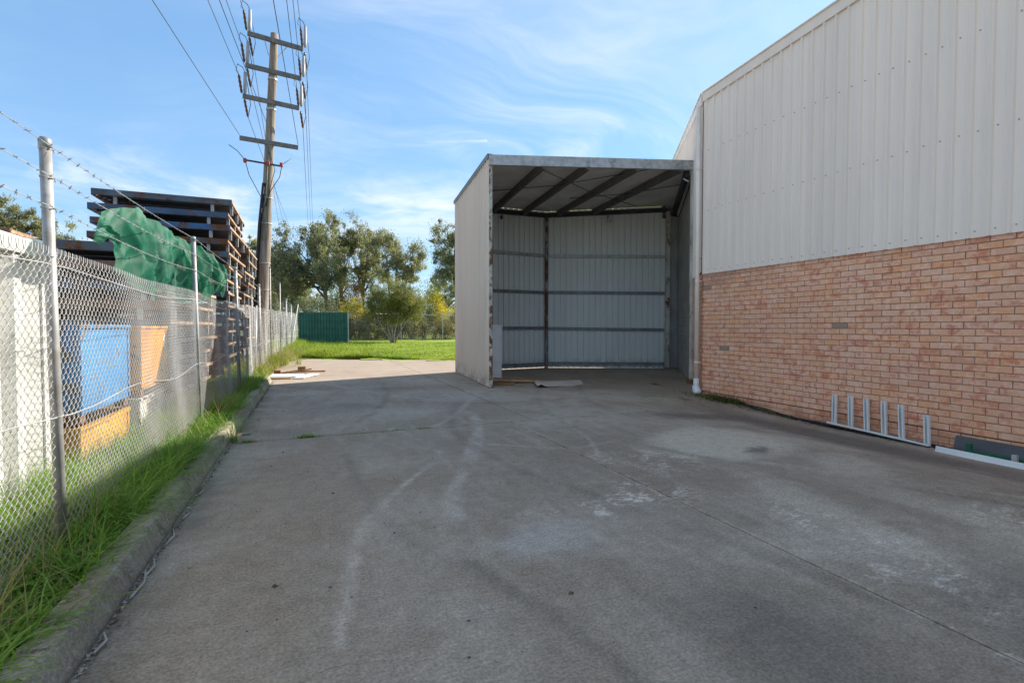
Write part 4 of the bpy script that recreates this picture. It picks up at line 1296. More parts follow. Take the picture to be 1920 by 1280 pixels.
# ------------------------------------------------------------------ green shade cloth slung over the wires
top_c = [(4.78, 2.03), (4.86, 2.10), (4.99, 2.215), (5.39, 2.385), (5.75, 2.45), (6.33, 2.455), (7.02, 2.475), (7.64, 2.49), (8.62, 2.515), (9.51, 2.52), (10.5, 2.53), (11.14, 2.46), (11.25, 2.22)]
bot_c = [(4.78, 2.02), (4.94, 2.00), (5.10, 1.97), (5.22, 1.87), (5.39, 1.78), (5.60, 1.715), (5.99, 1.69), (6.49, 1.69), (7.36, 1.68), (8.55, 1.74), (9.70, 1.84), (11.09, 2.00), (11.25, 2.15)]
NYc, NZc = 330, 80
ys_t = np.linspace(4.78, 11.25, NYc)
tz_ = np.interp(ys_t, *zip(*top_c)); bz_ = np.interp(ys_t, *zip(*bot_c))
Yg, Tg = np.meshgrid(ys_t, np.linspace(0, 1, NZc), indexing='ij')


def crease(q, sharp=1.6):              # rounded ridges with narrow valleys, as cloth hangs
    return np.abs(np.sin(q)) ** (1 / sharp)


wob = 0.55 * np.sin(2.1 * Yg + 1.3 * Tg) + 0.3 * np.sin(5.3 * Yg - 2.0 * Tg)
ex = np.clip((Yg - 4.75) / 0.35, 0, 1) * np.clip((11.3 - Yg) / 0.3, 0, 1)
swag = 0.07 * np.sin(math.pi * np.clip(Tg * 0.95 + 0.03, 0, 1))                               # belly of the hanging cloth
big = 0.19 * (0.65 - crease(2.3 * (Yg - 0.75 * Tg) + wob, 1.3))                                     # long diagonal folds
loops = 0.07 * (crease(3.2 * Tg + 0.9 * np.sin(1.5 * Yg) + 0.6) - 0.6) * (0.5 + 0.5 * np.sin(1.1 * Yg))   # swags across the cloth
mid_ = 0.085 * (0.65 - crease(5.3 * (Yg - 0.45 * Tg) + 1.8 * wob, 1.2))
fine_ = 0.030 * (0.65 - crease(12.0 * (Yg - 0.6 * Tg) + 2.6 * wob, 1.1)) + 0.010 * (0.65 - crease(19.0 * (Yg + 0.5 * Tg) + 3.5 * wob, 1.1)) + 0.007 * np.sin(31 * Yg + 13 * Tg + 3 * wob)
Xg = FX - 0.25 + ex * (swag + (big + loops + mid_ + fine_) * (0.35 + 0.65 * np.sin(math.pi * np.clip(0.15 + 0.8 * Tg, 0, 1))))
Xg = np.minimum(Xg, FX - 0.02)
hem = Tg ** 2 * (0.06 * np.sin(3.7 * Yg + 1) + 0.035 * np.abs(np.sin(7.1 * Yg)) + 0.018 * np.sin(23 * Yg) + 0.01 * np.sin(47 * Yg))
Zg = tz_[:, None] + (bz_ - tz_)[:, None] * Tg + hem + 0.012 * np.sin(9 * Yg + 5 * Tg) + 0.35 * (Xg - FX + 0.2) * (Tg - 0.5)
V = np.stack([Xg, Yg + 0.05 * ex * np.sin(6 * Tg + 3 * Yg), Zg], -1)
idx = np.arange(NYc * NZc).reshape(NYc, NZc)
qd = np.stack([idx[:-1, :-1], idx[1:, :-1], idx[1:, 1:], idx[:-1, 1:]], -1).reshape(-1, 4)
net = thing('shade_cloth', 'crumpled green shade cloth draped over the barbed wires of the fence', 'shade cloth', (FX, 7.0, 2.0))
np_mesh('front_drape', V.reshape(-1, 3), qd, M['net'], net, smooth=True)
# ------------------------------------------------------------------ neighbour's storage: container, bins, racks
ct = thing('storage_container', 'white corrugated steel storage container close behind the near fence post', 'container', (-3.0, 2.2, 0))
XC = -1.97
mb = MB(); pr = []
yc = -2.5; step = [(0.0, 0.0), (0.10, 0.0), (0.125, -0.095), (0.24, -0.095), (0.30, 0.0)]
while yc < 4.95:
    for a, q in step[:-1]: pr.append((yc + a, q))
    yc += 0.30
pr = [p for p in pr if p[0] < 5.06] + [(5.07, 0.0)]
for (y, q) in pr: mb.v += [(XC + q, y, 0.10), (XC + q, y, 1.88)]
for i in range(len(pr) - 1): mb.f.append((2 * i, 2 * i + 2, 2 * i + 3, 2 * i + 1))
mb.build('side_panel', M['contwhite'], ct)
MB().box(XC - 0.07, XC + 0.025, -2.5, 4.975, 1.882, 2.0).build('top_rail', M['contrail'], ct)
MB().box(XC - 0.07, XC + 0.02, -2.5, 5.07, 0.0, 0.098).build('bottom_rail', M['contrail'], ct)
MB().box(XC - 0.12, XC + 0.015, 5.072, 5.19, 0.12, 1.86).build('corner_post', M['contwhite'], ct)
mb = MB(); mb.cbox(XC - 0.06, 5.085, 1.945, 0.19, 0.215, 0.165, 0.035); mb.build('corner_casting', M['contrail'], ct)
mb = MB(); mb.cbox(XC - 0.06, 5.085, 0.06, 0.17, 0.21, 0.115, 0.01); mb.build('corner_casting', M['contrail'], ct)
MB().box(XC - 2.2, XC - 0.125, 5.10, 5.14, 0.1, 1.9).build('end_panel', M['contwhite'], ct)
MB().box(XC - 2.2, XC - 0.072, -2.5, 5.10, 1.90, 1.94).build('roof', M['contwhite'], ct)
MB().box(XC - 2.2, XC - 2.16, -2.5, 5.09, 0.1, 1.89).build('side_panel', M['contwhite'], ct)


def steel_bin(name, label, x1, y0, y1, z0, z1, depth, mat, curved=0.0):
    """open topped stillage bin: four walls, floor, rim, feet; x1 is the face towards the fence"""
    t = thing(name, label, 'steel bin', (x1 - depth / 2, (y0 + y1) / 2, z0))
    th = 0.025; lg = 0.09
    MB().box(x1 - th, x1, y0, y1, z0 + lg, z1).build('side_wall', mat, t)
    MB().box(x1 - depth, x1 - depth + th, y0, y1, z0 + lg, z1).build('side_wall', mat, t)
    MB().box(x1 - depth + th, x1 - th, y0, y0 + th, z0 + lg, z1).build('end_wall', mat, t)
    MB().box(x1 - depth + th, x1 - th, y1 - th, y1, z0 + lg, z1).build('end_wall', mat, t)
    MB().box(x1 - depth + th, x1 - th, y0 + th, y1 - th, z0 + lg, z0 + lg + 0.03).build('floor', mat, t)
    for yy_ in (y0 + 0.03, y1 - 0.03):
        MB().cbox(x1 + 0.004, yy_, (z0 + lg + z1) / 2, 0.014, 0.05, (z1 - z0 - lg) * 0.98, 0.003).build('corner_angle', mat, t)
    mb = MB()
    mb.box(x1 - 0.02, x1 + 0.022, y0 - 0.01, y1 + 0.01, z1, z1 + 0.035); mb.box(x1 - depth, x1 - depth + 0.04, y0 - 0.01, y1 + 0.01, z1, z1 + 0.035)
    mb.box(x1 - depth + 0.042, x1 - 0.022, y0 - 0.01, y0 + 0.03, z1, z1 + 0.033); mb.box(x1 - depth + 0.042, x1 - 0.022, y1 - 0.03, y1 + 0.01, z1, z1 + 0.033)
    mb.build('rim', mat, t)
    for sx in (x1 - 0.06, x1 - depth + 0.06):
        for sy in (y0 + 0.08, y1 - 0.08):
            MB().cbox(sx, sy, z0 + lg / 2, 0.1, 0.1, lg, 0.005).build('foot', M['ruststeel'], t)
    return t


steel_bin('steel_bin', 'yellow steel bin at the bottom under the blue bin', -1.90, 5.53, 6.83, 0.0, 0.41, 0.95, M['binyellow'])
steel_bin('steel_bin', 'bright blue steel bin stacked on the yellow bin', -1.885, 5.53, 6.83, 0.47, 1.33, 0.95, M['binblue'])
steel_bin('steel_bin', 'chipped white steel bin at the bottom under the orange bin', -1.90, 7.22, 8.30, 0.0, 0.45, 0.95, M['binwhite'])
steel_bin('steel_bin', 'orange steel bin stacked on the white bin', -1.885, 7.24, 8.42, 0.49, 1.32, 0.95, M['binorange'])


MB().box(-1.884, -1.880, 8.26, 8.34, 1.05, 1.24).build('paper_label', M['white'], bpy.data.objects['steel_bin.003'])
for (yb_, zb_, ln_) in ((5.9, 1.0, 0.5), (6.1, 0.93, 0.35), (5.75, 0.86, 0.2)):
    MB().box(-1.8845, -1.8815, yb_, yb_ + ln_, zb_, zb_ + 0.014).build('scrape', M['galvdark'], bpy.data.objects['steel_bin.001'])


def rack(mat, Lx, Ly, H, railh=0.135):
    """flat steel rack: channel rails round a ribbed deck, four legs that carry the next one. Local origin at its near right corner"""
    t = bpy.data.objects.new('steel_rack', None); COL.objects.link(t)
    z0 = H - railh; rh = railh
    def rail(a, b_, w=0.06, mt=mat, nm='rail', h=None, dz=0.0):
        mb = MB(); a = Vector(a) + Vector((0, 0, dz)); b_ = Vector(b_) + Vector((0, 0, dz)); railh = h or rh
        mb.beam(a, b_, 0.012, railh); d_ = (b_ - a).normalized(); s = Vector((-d_.y, d_.x, 0)) * (w / 2)
        mb.beam(a + s + Vector((0, 0, railh / 2 - 0.006)), b_ + s + Vector((0, 0, railh / 2 - 0.006)), w, 0.012)
        mb.beam(a + s - Vector((0, 0, railh / 2 - 0.006)), b_ + s - Vector((0, 0, railh / 2 - 0.006)), w, 0.012)
        return mb.build(nm, mt, t, local=True)
    zc = z0 + railh / 2
    rail((-Lx, 0, zc), (0, 0, zc)); rail((0, Ly, zc), (-Lx, Ly, zc))
    rail((-0.002, 0.01, zc - 0.01), (-0.002, Ly - 0.01, zc - 0.01), mt=M['tanrust'], nm='side_rail', h=0.055, dz=0.035); rail((-Lx + 0.002, Ly - 0.01, zc - 0.01), (-Lx + 0.002, 0.01, zc - 0.01), nm='side_rail')
    mb = MB(); n = 9
    for k in range(n):
        y0 = 0.05 + (Ly - 0.1) * k / n
        mb.box(-Lx + 0.07, -0.07, y0, y0 + (Ly - 0.1) / n * 0.8, zc - 0.02 - 0.01 * (k % 2), zc + 0.01)
    mb.build('deck', M['deck'], t, local=True)
    mb = MB()
    for q in (0.12, 0.22, 0.32):
        mb.box(-Lx - 0.0 + q * 0.9, -Lx + q * 0.9 + 0.06, 0.02, Ly - 0.02, z0 - q * 0.35, z0 - q * 0.35 + 0.03)
    mb.build('bearer', M['slate'], t, local=True)
    for k, (x, y) in enumerate(((-0.42, 0.07), (-Lx + 0.42, 0.07), (-0.42, Ly - 0.07), (-Lx + 0.42, Ly - 0.07), (-0.05, Ly * 0.12), (-0.05, Ly * 0.5), (-0.05, Ly * 0.88))):
        lh = z0 if k < 4 else z0 + railh * 0.55
        mb = MB(); mb.cbox(x, y, lh / 2, 0.07, 0.05, lh, 0.005); mb.build('leg', M['oldgalv'], t, local=True)
    return t


ordn = ['topmost', 'second', 'third', 'fourth', 'fifth', 'sixth', 'seventh', 'eighth', 'ninth', 'tenth', 'eleventh', 'twelfth', 'thirteenth', 'fourteenth', 'fifteenth']
PM = {}


def rack_stack(x, y, n, H, Lx, Ly, mats, desc, grp, ztop, jit):
    for k in range(n):
        mt = mats[k % len(mats)]
        key = (mt, round(H, 3), round(Lx, 2), round(Ly, 2))
        if key not in PM:
            o = PM[key] = rack(M[mt], Lx, Ly, H)
        else:
            o = copy_tree(PM[key])
        cn = {'slate': 'slate blue', 'bluesteel': 'dull blue', 'brightblue': 'bright blue', 'ruststeel': 'rusty brown'}[mt]
        tag(o, f'{cn} steel rack, {ordn[k]}{"" if k == 0 else " from the top"} in {desc}', 'steel rack', grp)
        o.location = (x + 1.7 * jit * rnd.uniform(-1, 0.6) - 0.012 * k, y + rnd.uniform(-0.09, 0.09), ztop - (k + 1) * H)
        o.rotation_euler = (0, 0, R(rnd.uniform(-1.3, 1.3)))


rack_stack(-1.74, 13.95, 14, 0.316, 2.75, 2.9, ['slate', 'bluesteel', 'brightblue', 'slate', 'slate', 'ruststeel', 'bluesteel'], 'the tall stack behind the shade cloth', 'steel racks in the tall stack', 4.43, 0.03)
rack_stack(-1.72, 17.35, 11, 0.34, 2.75, 2.6, ['ruststeel', 'slate', 'ruststeel', 'ruststeel', 'bluesteel'], 'the rusty stack beside the pole', 'steel racks in the rusty stack', 3.75, 0.06)
rack_stack(-1.98, 9.55, 9, 0.30, 1.95, 3.6, ['slate', 'ruststeel', 'bluesteel', 'ruststeel', 'slate'], 'the lower stack behind the bins', 'steel racks in the lower stack', 2.66, 0.04)
rack_stack(-4.1, 9.75, 9, 0.31, 4.2, 2.8, ['ruststeel', 'slate', 'ruststeel', 'bluesteel'], 'the wide stack behind the container', 'steel racks in the wide stack', 2.82, 0.04)

# ------------------------------------------------------------------ utility pole and lines
up = thing('utility_pole', 'leaning timber power pole with four crossarms behind the fence', 'utility pole', (-1.66, 20.1, 0))
PB = Vector((-1.66, 20.1, 0.0)); PT = Vector((-1.03, 19.83, 11.66))


def pole_at(z): return PB + (PT - PB) * (z / 11.66)


mb = MB(); zs_ = np.linspace(-0.2, 11.66, 14)
mb.tube([pole_at(z) for z in zs_], [0.215 - 0.090 * (max(0, z) / 11.66) for z in zs_], 18)
poleo = mb.build('pole', M['pole'], up, smooth=True)
mb = MB()
for p, z in ((pole_at(9.0), 9.0), (pole_at(10.05), 10.05), (pole_at(7.8), 7.8), (pole_at(5.9), 5.9), (pole_at(5.0), 5.0), (pole_at(3.6), 3.6), (pole_at(2.65), 2.65)):
    rr = 0.225 - 0.085 * z / 11.66 + 0.006
    m2 = MB(); m2.tube([p, p + Vector((0, 0, 0.035 if z < 7 else 0.06))], rr, 18); m2.build('strap', M['galv'], up)
adir = Vector((0.985, 0.15, 0)).normalized()
arms = [((-1.856, 19.73, 11.37), (-0.109, 20.0, 11.33)), ((-1.94, 19.77, 10.30), (-0.175, 20.02, 10.28)), ((-2.04, 19.81, 9.26), (-0.26, 20.06, 9.23)), ((-2.16, 19.86, 7.84), (-0.31, 20.08, 7.82))]
ends = []
for k, (a, b_) in enumerate(arms):
    A = Vector(a); B = Vector(b_); front = Vector((0.15, -0.20, 0))
    A = A + front * 0.0; B = B
    mb = MB(); mb.beam(A + Vector((0, -0.18, 0)), B + Vector((0, -0.18, 0)), 0.10, 0.14); arm = mb.build('crossarm', M['armtimber'], up)
    ends.append((A + Vector((0, -0.18, 0)), B + Vector((0, -0.18, 0))))
    if k == 0:
        for s, e in ((0.30, -1), (0.70, 1)):
            m2 = MB(); p = A.lerp(B, s) + Vector((0, -0.18, -0.08)); q = pole_at(10.85) + Vector((0.15 * e, -0.1, 0)); m2.tube([p, q], 0.018, 5); m2.build('arm_brace', M['galv'], up)
    if k < 3:
        for E in ends[-1]:
            m2 = MB()
            q0 = E + Vector((-0.02, -0.05, 0.07)); q1 = E + Vector((-0.06, -0.42, 0.52))
            pts = [q0.lerp(q1, f) for f in np.linspace(0, 1, 9)]
            m2.tube(pts, [0.025, 0.045, 0.033, 0.048, 0.035, 0.048, 0.035, 0.045, 0.022], 10); m2.build('insulator', M['ceramic'], up, smooth=True)
            m2 = MB(); q0 = E + Vector((0.07, 0, 0.07)); q1 = E + Vector((0.09, 0.02, 0.82)); m2.tube([q0, q0.lerp(q1, 0.15), q1], [0.03, 0.06, 0.05], 10)
            m2.build('surge_arrester', M['arrester'], up, smooth=True)
            m2 = MB(); q0 = E + Vector((0.05, 0.06, -0.08)); q1 = E + Vector((0.12, 0.40, -0.55))
            pts = [q0.lerp(q1, f) for f in np.linspace(0, 1, 9)]
            m2.tube(pts, [0.022, 0.045, 0.033, 0.045, 0.033, 0.045, 0.033, 0.042, 0.022], 10); m2.build('insulator', M['ceramic'], up, smooth=True)
            m2 = MB(); q2 = E + Vector((0.09, 0.02, 0.82)); m2.tube([q2, q2 + Vector((-0.08, 0, 0.16)), q2 + Vector((-0.22, -0.1, 0.20))], 0.012, 5); m2.tube([q2 + Vector((-0.22, -0.1, 0.20)), q2 + Vector((-0.25, -0.25, -0.1)), E + Vector((-0.06, -0.42, 0.52))], 0.009, 4)
            m2.tube([E + Vector((0.12, 0.40, -0.55)), E + Vector((0.22, 0.25, -0.15)), E + Vector((0.17, 0.05, 0.30)), q2], 0.011, 5); m2.build('jumper', M['cable'], up)
# small bracket with red fuses and service cables
pc = pole_at(7.05)
mb = MB(); mb.beam(pc + Vector((-0.72, -0.28, 0.05)), pc + Vector((0.42, -0.18, 0.0)), 0.05, 0.05); mb.build('fuse_bracket', M['dark'], up)
for e in (-0.72, 0.0, 0.42):
    m2 = MB(); m2.cbox(pc.x + e, pc.y - 0.25 + 0.05 * e, pc.z + 0.03, 0.11, 0.10, 0.15, 0.02); m2.build('fuse', M['redcap'], up)
for pts in ([pc + Vector((-1.2, -0.3, 0.50)), pc + Vector((-0.95, -0.3, 0.33)), pc + Vector((-0.72, -0.3, 0.05)), pc + Vector((-0.6, -0.3, -0.45)), pc + Vector((-0.25, -0.26, -1.15)), pole_at(5.6) + Vector((-0.17, -0.12, 0))],
            [pc + Vector((0.75, -0.1, 0.34)), pc + Vector((0.44, -0.2, 0.05)), pc + Vector((0.36, -0.22, -0.4)), pc + Vector((0.05, -0.26, -0.95)), pole_at(5.4) + Vector((-0.10, -0.2, 0))],
            [pole_at(7.5) + Vector((0.0, -0.2, 0)), pole_at(6.9) + Vector((0.22, -0.18, 0)), pole_at(6.3) + Vector((0.1, -0.22, 0)), pole_at(5.6) + Vector((0.0, -0.22, 0))]):
    m2 = MB(); m2.tube(pts, 0.013, 6); m2.build('service_cable', M['cable'], up, smooth=True)
m2 = MB(); m2.tube([pole_at(6.4) + Vector((-0.12, -0.18, 0)), pole_at(5.0) + Vector((-0.20, -0.12, 0)), pole_at(3.0) + Vector((-0.235, -0.07, 0)), pole_at(0.0) + Vector((-0.25, -0.06, 0))], 0.055, 8); m2.build('cable_guard', M['cable'], up, smooth=True)
m2 = MB(); m2.tube([pole_at(7.7) + Vector((-0.02, -0.20, 0)), pole_at(6.2) + Vector((-0.03, -0.20, 0)), pole_at(4.4) + Vector((-0.10, -0.20, 0))], 0.022, 6); m2.build('earth_cable', simple('green_cable', (0.10, 0.13, 0.10), 0.6), up, smooth=True)


def power_line(pts, label, r=0.0085):
    mb = MB(); mb.tube(pts, r, 5)
    return tag(mb.build('power_line', M['line']), label, 'power line', 'overhead power lines on the pole')


def sagged(a, b_, sag, n=24):
    a = Vector(a); b_ = Vector(b_)
    return [a.lerp(b_, f) - Vector((0, 0, sag * 4 * f * (1 - f))) for f in np.linspace(0, 1, n)]


side_n = ['left', 'right']; lev = ['topmost', 'second', 'third']
# towards the next pole behind the viewer and to the pole beyond the trees
NEAR = [((-1.92, 19.13, 11.89), (-5.0, -25.0, 11.9), 'line running overhead from the topmost insulator at the left of the pole'),
        ((-0.17, 19.40, 11.85), (-2.11, -25.0, 11.85), 'line running overhead from the topmost insulator at the right of the pole'),
        ((-2.00, 19.17, 10.82), (-4.61, -25.0, 10.82), 'line running overhead from the middle insulator at the left of the pole'),
        ((-0.24, 19.42, 10.80), (-1.58, -25.0, 10.80), 'line running overhead from the middle insulator at the right of the pole'),
        ((-2.10, 19.21, 9.78), (-4.69, -25.0, 9.78), 'line running overhead from the third insulator at the left of the pole'),
        ((-0.32, 19.46, 9.75), (-1.46, -25.0, 9.75), 'line running overhead from the third insulator at the right of the pole'),
        ((-2.16, 19.65, 7.94), (-6.38, -25.0, 7.94), 'line running overhead from the left end of the lowest crossarm'),
        ((-0.31, 19.87, 7.92), (-1.82, -25.0, 7.92), 'line running overhead from the right end of the lowest crossarm'),
        ((-1.25, 19.70, 8.30), (-3.98, -25.0, 8.30), 'line running overhead from the side of the pole above the lowest crossarm')]
for a, b_, lb in NEAR: power_line(sagged(a, b_, 0.05), lb, 0.0095)
FAR = [((-1.74, 19.95, 10.82), (-2.9, 72.5, 9.95), 'line leaving beyond the trees from the topmost left insulator'),
       ((0.01, 20.22, 10.78), (0.67, 70.1, 10.0), 'line leaving beyond the trees from the topmost right insulator'),
       ((-1.82, 19.99, 9.75), (-2.1, 72.2, 11.0), 'line leaving beyond the trees from the middle left insulator'),
       ((-0.05, 20.24, 9.73), (0.41, 70.2, 11.05), 'line leaving beyond the trees from the middle right insulator'),
       ((-1.92, 20.03, 8.71), (-1.35, 71.9, 12.0), 'line leaving beyond the trees from the third left insulator'),
       ((-0.14, 20.28, 8.68), (0.08, 70.3, 12.1), 'line leaving beyond the trees from the third right insulator')]
for a, b_, lb in FAR: power_line(sagged(a, b_, 0.12), lb, 0.010)

# ------------------------------------------------------------------ far boundary: green sheet fence and wire fence
gfence = thing('green_sheet_fence', 'dark green ribbed steel fence panel at the end of the wire fence', 'fence', (0.8, 35.3, 0.2))
ga = Vector((-0.66, 35.86)); gb = Vector((2.32, 34.66)); gd = (gb - ga).normalized(); gn = Vector((gd.y, -gd.x))
s = 0.0
while s < (gb - ga).length - 0.1:
    w = min(0.765, (gb - ga).length - s)
    sheet(ga + gd * s, gd, gn, 0.12, 2.27, w, w / 4, 0.055, swage=False).build('fence_sheet', M['greenfence'], gfence); s += w
for z in (0.35, 0.80, 1.25, 1.72, 2.14):
    mb = MB(); p = ga + gn * 0.055; q = gb + gn * 0.055; mb.tube([(p.x, p.y, z), (q.x, q.y, z)], 0.012, 6); mb.build('strand_wire', M['dark'], gfence)
mb = MB(); mb.beam((ga.x, ga.y, 2.285), (gb.x, gb.y, 2.285), 0.06, 0.03); mb.build('top_rail', M['greenfence'], gfence)
mb = MB(); mb.tube([(gb.x + 0.05, gb.y, 0.1), (gb.x + 0.05, gb.y, 2.4)], 0.035, 8); mb.build('post', M['wire'], gfence)
ff = thing('far_wire_fence', 'thin wire mesh fence crossing behind the lawn in front of the scrub', 'fence', (8.0, 38.3, 0.3))
fpts = [(2.4, 34.7), (6.44, 38.4), (9.86, 39.2), (13.25, 40.0), (20.0, 41.5), (30, 44)]
for (p, q) in zip(fpts[:-1], fpts[1:]):
    P = Vector(p); Q = Vector(q)
    mb = MB(); mb.tube([(P.x, P.y, 2.28), (Q.x, Q.y, 2.28)], 0.028, 6); mb.build('top_rail', M['galvdark'], ff)
    mb = MB(); mb.tube([(Q.x, Q.y, 0.1), (Q.x, Q.y, 2.55)], 0.032, 8); mb.build('post', M['wire'], ff)
    mb = MB(); n = int((Q - P).length / 0.16); hz_ = 2.0
    for k in range(-13, n):
        for sg in (1, -1):
            a0 = k * 0.16; a1 = a0 + hz_; z0, z1 = (0.25, 2.25) if sg > 0 else (2.25, 0.25)
            L_ = (Q - P).length; f0 = max(0, -a0) / hz_; f1 = min(1, (L_ - a0) / hz_)
            if f1 <= f0: continue
            d_ = (Q - P).normalized(); A = P + d_ * (a0 + hz_ * f0); B = P + d_ * (a0 + hz_ * f1)
            mb.tube([(A.x, A.y, z0 + (z1 - z0) * f0), (B.x, B.y, z0 + (z1 - z0) * f1)], 0.0035, 3, cap=False)
    tag(mb.build('wire_mesh', M['galvdark'], ff), kind='stuff')


# ------------------------------------------------------------------ trees and scrub
def leaf_cloud(centres, radii, per, size, aspect, hang=0.6, squash=0.95):
    """many small leaf faces gathered in clumps; returns vertices, quads and a tint per vertex"""
    C = np.repeat(np.asarray(centres), per, 0); Rr = np.repeat(np.asarray(radii), per)
    n = len(C)
    d = NR.normal(size=(n, 3)); d /= np.linalg.norm(d, axis=1, keepdims=True)
    rr = NR.random(n) ** 0.55
    an = np.repeat(NR.uniform(0.55, 1.35, (len(centres), 3)), per, 0)            # every clump its own drooping shape
    P = C + NR.normal(size=(n, 3)) * an * (Rr * 0.62)[:, None] * np.array([1, 1, squash])
    a = NR.normal(size=(n, 3)); a[:, 2] -= hang * 1.6; a /= np.linalg.norm(a, axis=1, keepdims=True)
    b = np.cross(a, NR.normal(size=(n, 3))); b /= np.linalg.norm(b, axis=1, keepdims=True)
    L = size * (0.6 + 0.8 * NR.random(n)); W = L * aspect
    v = np.stack([P - a * L[:, None] * .5, P + b * W[:, None] * .5, P + a * L[:, None] * .5, P - b * W[:, None] * .5], 1)
    clump = np.repeat(NR.random(len(centres)), per)
    tint = np.clip(0.55 * clump + 0.6 * NR.random(n) - 0.1, 0, 1)
    return v.reshape(-1, 3), np.arange(n * 4).reshape(-1, 4), np.repeat(tint, 4)


def crown_points(cx, cy, cz, rx, ry, rz, n, r0, r1, shell=0.35, lobes=7, rs=None):
    """clump centres gathered into several unequal lobes so that sky shows between them"""
    rs = rs or rnd
    lob = []
    for _ in range(lobes):
        t = rs.uniform(0, 2 * math.pi); u = rs.uniform(-0.75, 0.95); q = math.sqrt(max(0, 1 - u * u)) * rs.uniform(0.45, 0.85)
        lob.append((cx + rx * q * math.cos(t), cy + ry * q * math.sin(t), cz + rz * u * 0.75, rs.uniform(0.26, 0.50)))
    out = []; rad = []
    for _ in range(n):
        if rs.random() < 0.30:            # looser foliage through the whole crown
            d = Vector((rs.gauss(0, 1), rs.gauss(0, 1), rs.gauss(0, 1))).normalized() * rs.uniform(0.3, 1) ** 0.6
            out.append((cx + d.x * rx, cy + d.y * ry, cz + d.z * rz)); rad.append(rs.uniform(r0, r1) * 0.8); continue
        l = rs.choice(lob); d = Vector((rs.gauss(0, 1), rs.gauss(0, 1), rs.gauss(0, 1))).normalized() * rs.uniform(shell, 1) * l[3]
        out.append((l[0] + d.x * rx, l[1] + d.y * ry, l[2] + d.z * rz * 0.9)); rad.append(rs.uniform(r0, r1))
    return out, rad


def tree(name, label, base, fork, crowns, n, per, size, leafm, barkm, rtrunk, group=None, seed=1, limbs=11, r0=0.20, r1=0.52, aspect=0.30, hang=0.6, stems=None, lobes=7):
    rs = random.Random(seed)
    t = thing(name, label, 'tree', base, 0, group)
    B = Vector(base); F = Vector(fork); pts = []; rad = []
    for c in crowns:
        p, r = crown_points(*c, int(0.98 * n * (c[3] * c[5]) / sum(k[3] * k[5] for k in crowns)), r0, r1, rs=rs, lobes=lobes); pts += p; rad += r
    mb = MB()
    for S in (stems or [F]):
        S = Vector(S); mid = B.lerp(S, 0.5) + Vector((rs.uniform(-.15, .15), rs.uniform(-.15, .15), 0))
        mb.tube([B - Vector((0, 0, 0.3)), B.lerp(mid, 0.5), mid, mid.lerp(S, 0.5), S], [rtrunk * 1.25, rtrunk, rtrunk * 0.88, rtrunk * 0.75, rtrunk * 0.62], 9)
    trunk = mb.build('trunk', barkm, t, smooth=True)
    for k in range(limbs):
        c = Vector(pts[rs.randrange(len(pts))]); S = Vector(rs.choice(stems)) if stems else B.lerp(F, rs.uniform(0.62, 1.0))
        m1 = S.lerp(c, 0.45) + Vector((rs.uniform(-.3, .3), rs.uniform(-.3, .3), rs.uniform(0.0, 0.5))); m2 = S.lerp(c, 0.75) + Vector((rs.uniform(-.2, .2), rs.uniform(-.2, .2), rs.uniform(0, 0.4)))
        lm = MB(); lm.tube([S, m1, m2, c], [rtrunk * 0.5, rtrunk * 0.32, rtrunk * 0.2, rtrunk * 0.07], 6); lm.build('limb', barkm, trunk, smooth=True)
    v, q, ti = leaf_cloud(pts, rad, per, size, aspect, hang)
    np_mesh('crown', v, q, leafm, t, colors=ti)
    return t


GT = 'gum trees behind the lawn'
tree('gum_tree', 'broad dark gum tree behind the green fence panel', (1.6, 49.0, 0.4), (1.3, 49.3, 6.0), [(-0.4, 49.4, 8.3, 3.3, 2.8, 3.2), (1.9, 49.0, 6.8, 2.2, 2.3, 2.8), (-2.2, 50.0, 5.6, 2.3, 2.2, 2.0)], 330, 110, 0.21, M['gum'], M['barkdark'], 0.20, GT, 21, 20, lobes=10)
tree('gum_tree', 'tallest gum tree with a leaning pale forked trunk', (3.6, 50.6, 0.4), (2.6, 52.0, 6.6), [(2.9, 52.7, 10.4, 2.1, 2.0, 2.7), (4.6, 52.3, 8.6, 2.5, 2.2, 3.0), (1.8, 52.6, 7.0, 1.8, 1.8, 2.4), (5.2, 52.0, 6.0, 1.4, 1.5, 1.8)], 270, 95, 0.20, M['gum2'], M['barkpale'], 0.19, GT, 22, 22, lobes=9)
tree('gum_tree', 'slender gum tree with bare upper limbs between the tallest gum and the round one', (4.9, 53.0, 0.4), (5.1, 53.0, 5.5), [(5.0, 53.0, 9.0, 1.8, 1.8, 2.6), (6.0, 53.0, 6.8, 1.5, 1.6, 1.8)], 120, 90, 0.19, M['gum2'], M['barkdark'], 0.14, GT, 23, 14, lobes=7)
tree('gum_tree', 'round topped gum tree on several thin trunks above the bushy tree', (7.6, 48.2, 0.4), (7.6, 48.5, 5.0), [(7.1, 48.7, 8.3, 1.9, 1.9, 2.2), (9.0, 48.4, 7.9, 1.7, 1.7, 2.0), (8.0, 48.6, 6.6, 2.6, 2.0, 1.2)], 210, 100, 0.19, M['gum2'], M['barkpale'], 0.11, GT, 24, 18, stems=[(6.9, 48.6, 6.6), (7.8, 48.4, 7.2), (8.8, 48.3, 6.2)], lobes=8)
tree('gum_tree', 'tall narrow gum tree partly hidden by the shed wall', (12.6, 44.4, 0.4), (12.5, 44.6, 6.0), [(11.6, 44.8, 8.6, 1.7, 1.7, 2.5), (11.9, 44.7, 6.0, 1.6, 1.6, 1.9), (12.9, 44.4, 7.8, 1.6, 1.5, 2.6)], 230, 100, 0.19, M['gum'], M['barkdark'], 0.15, GT, 25, 16, lobes=8)
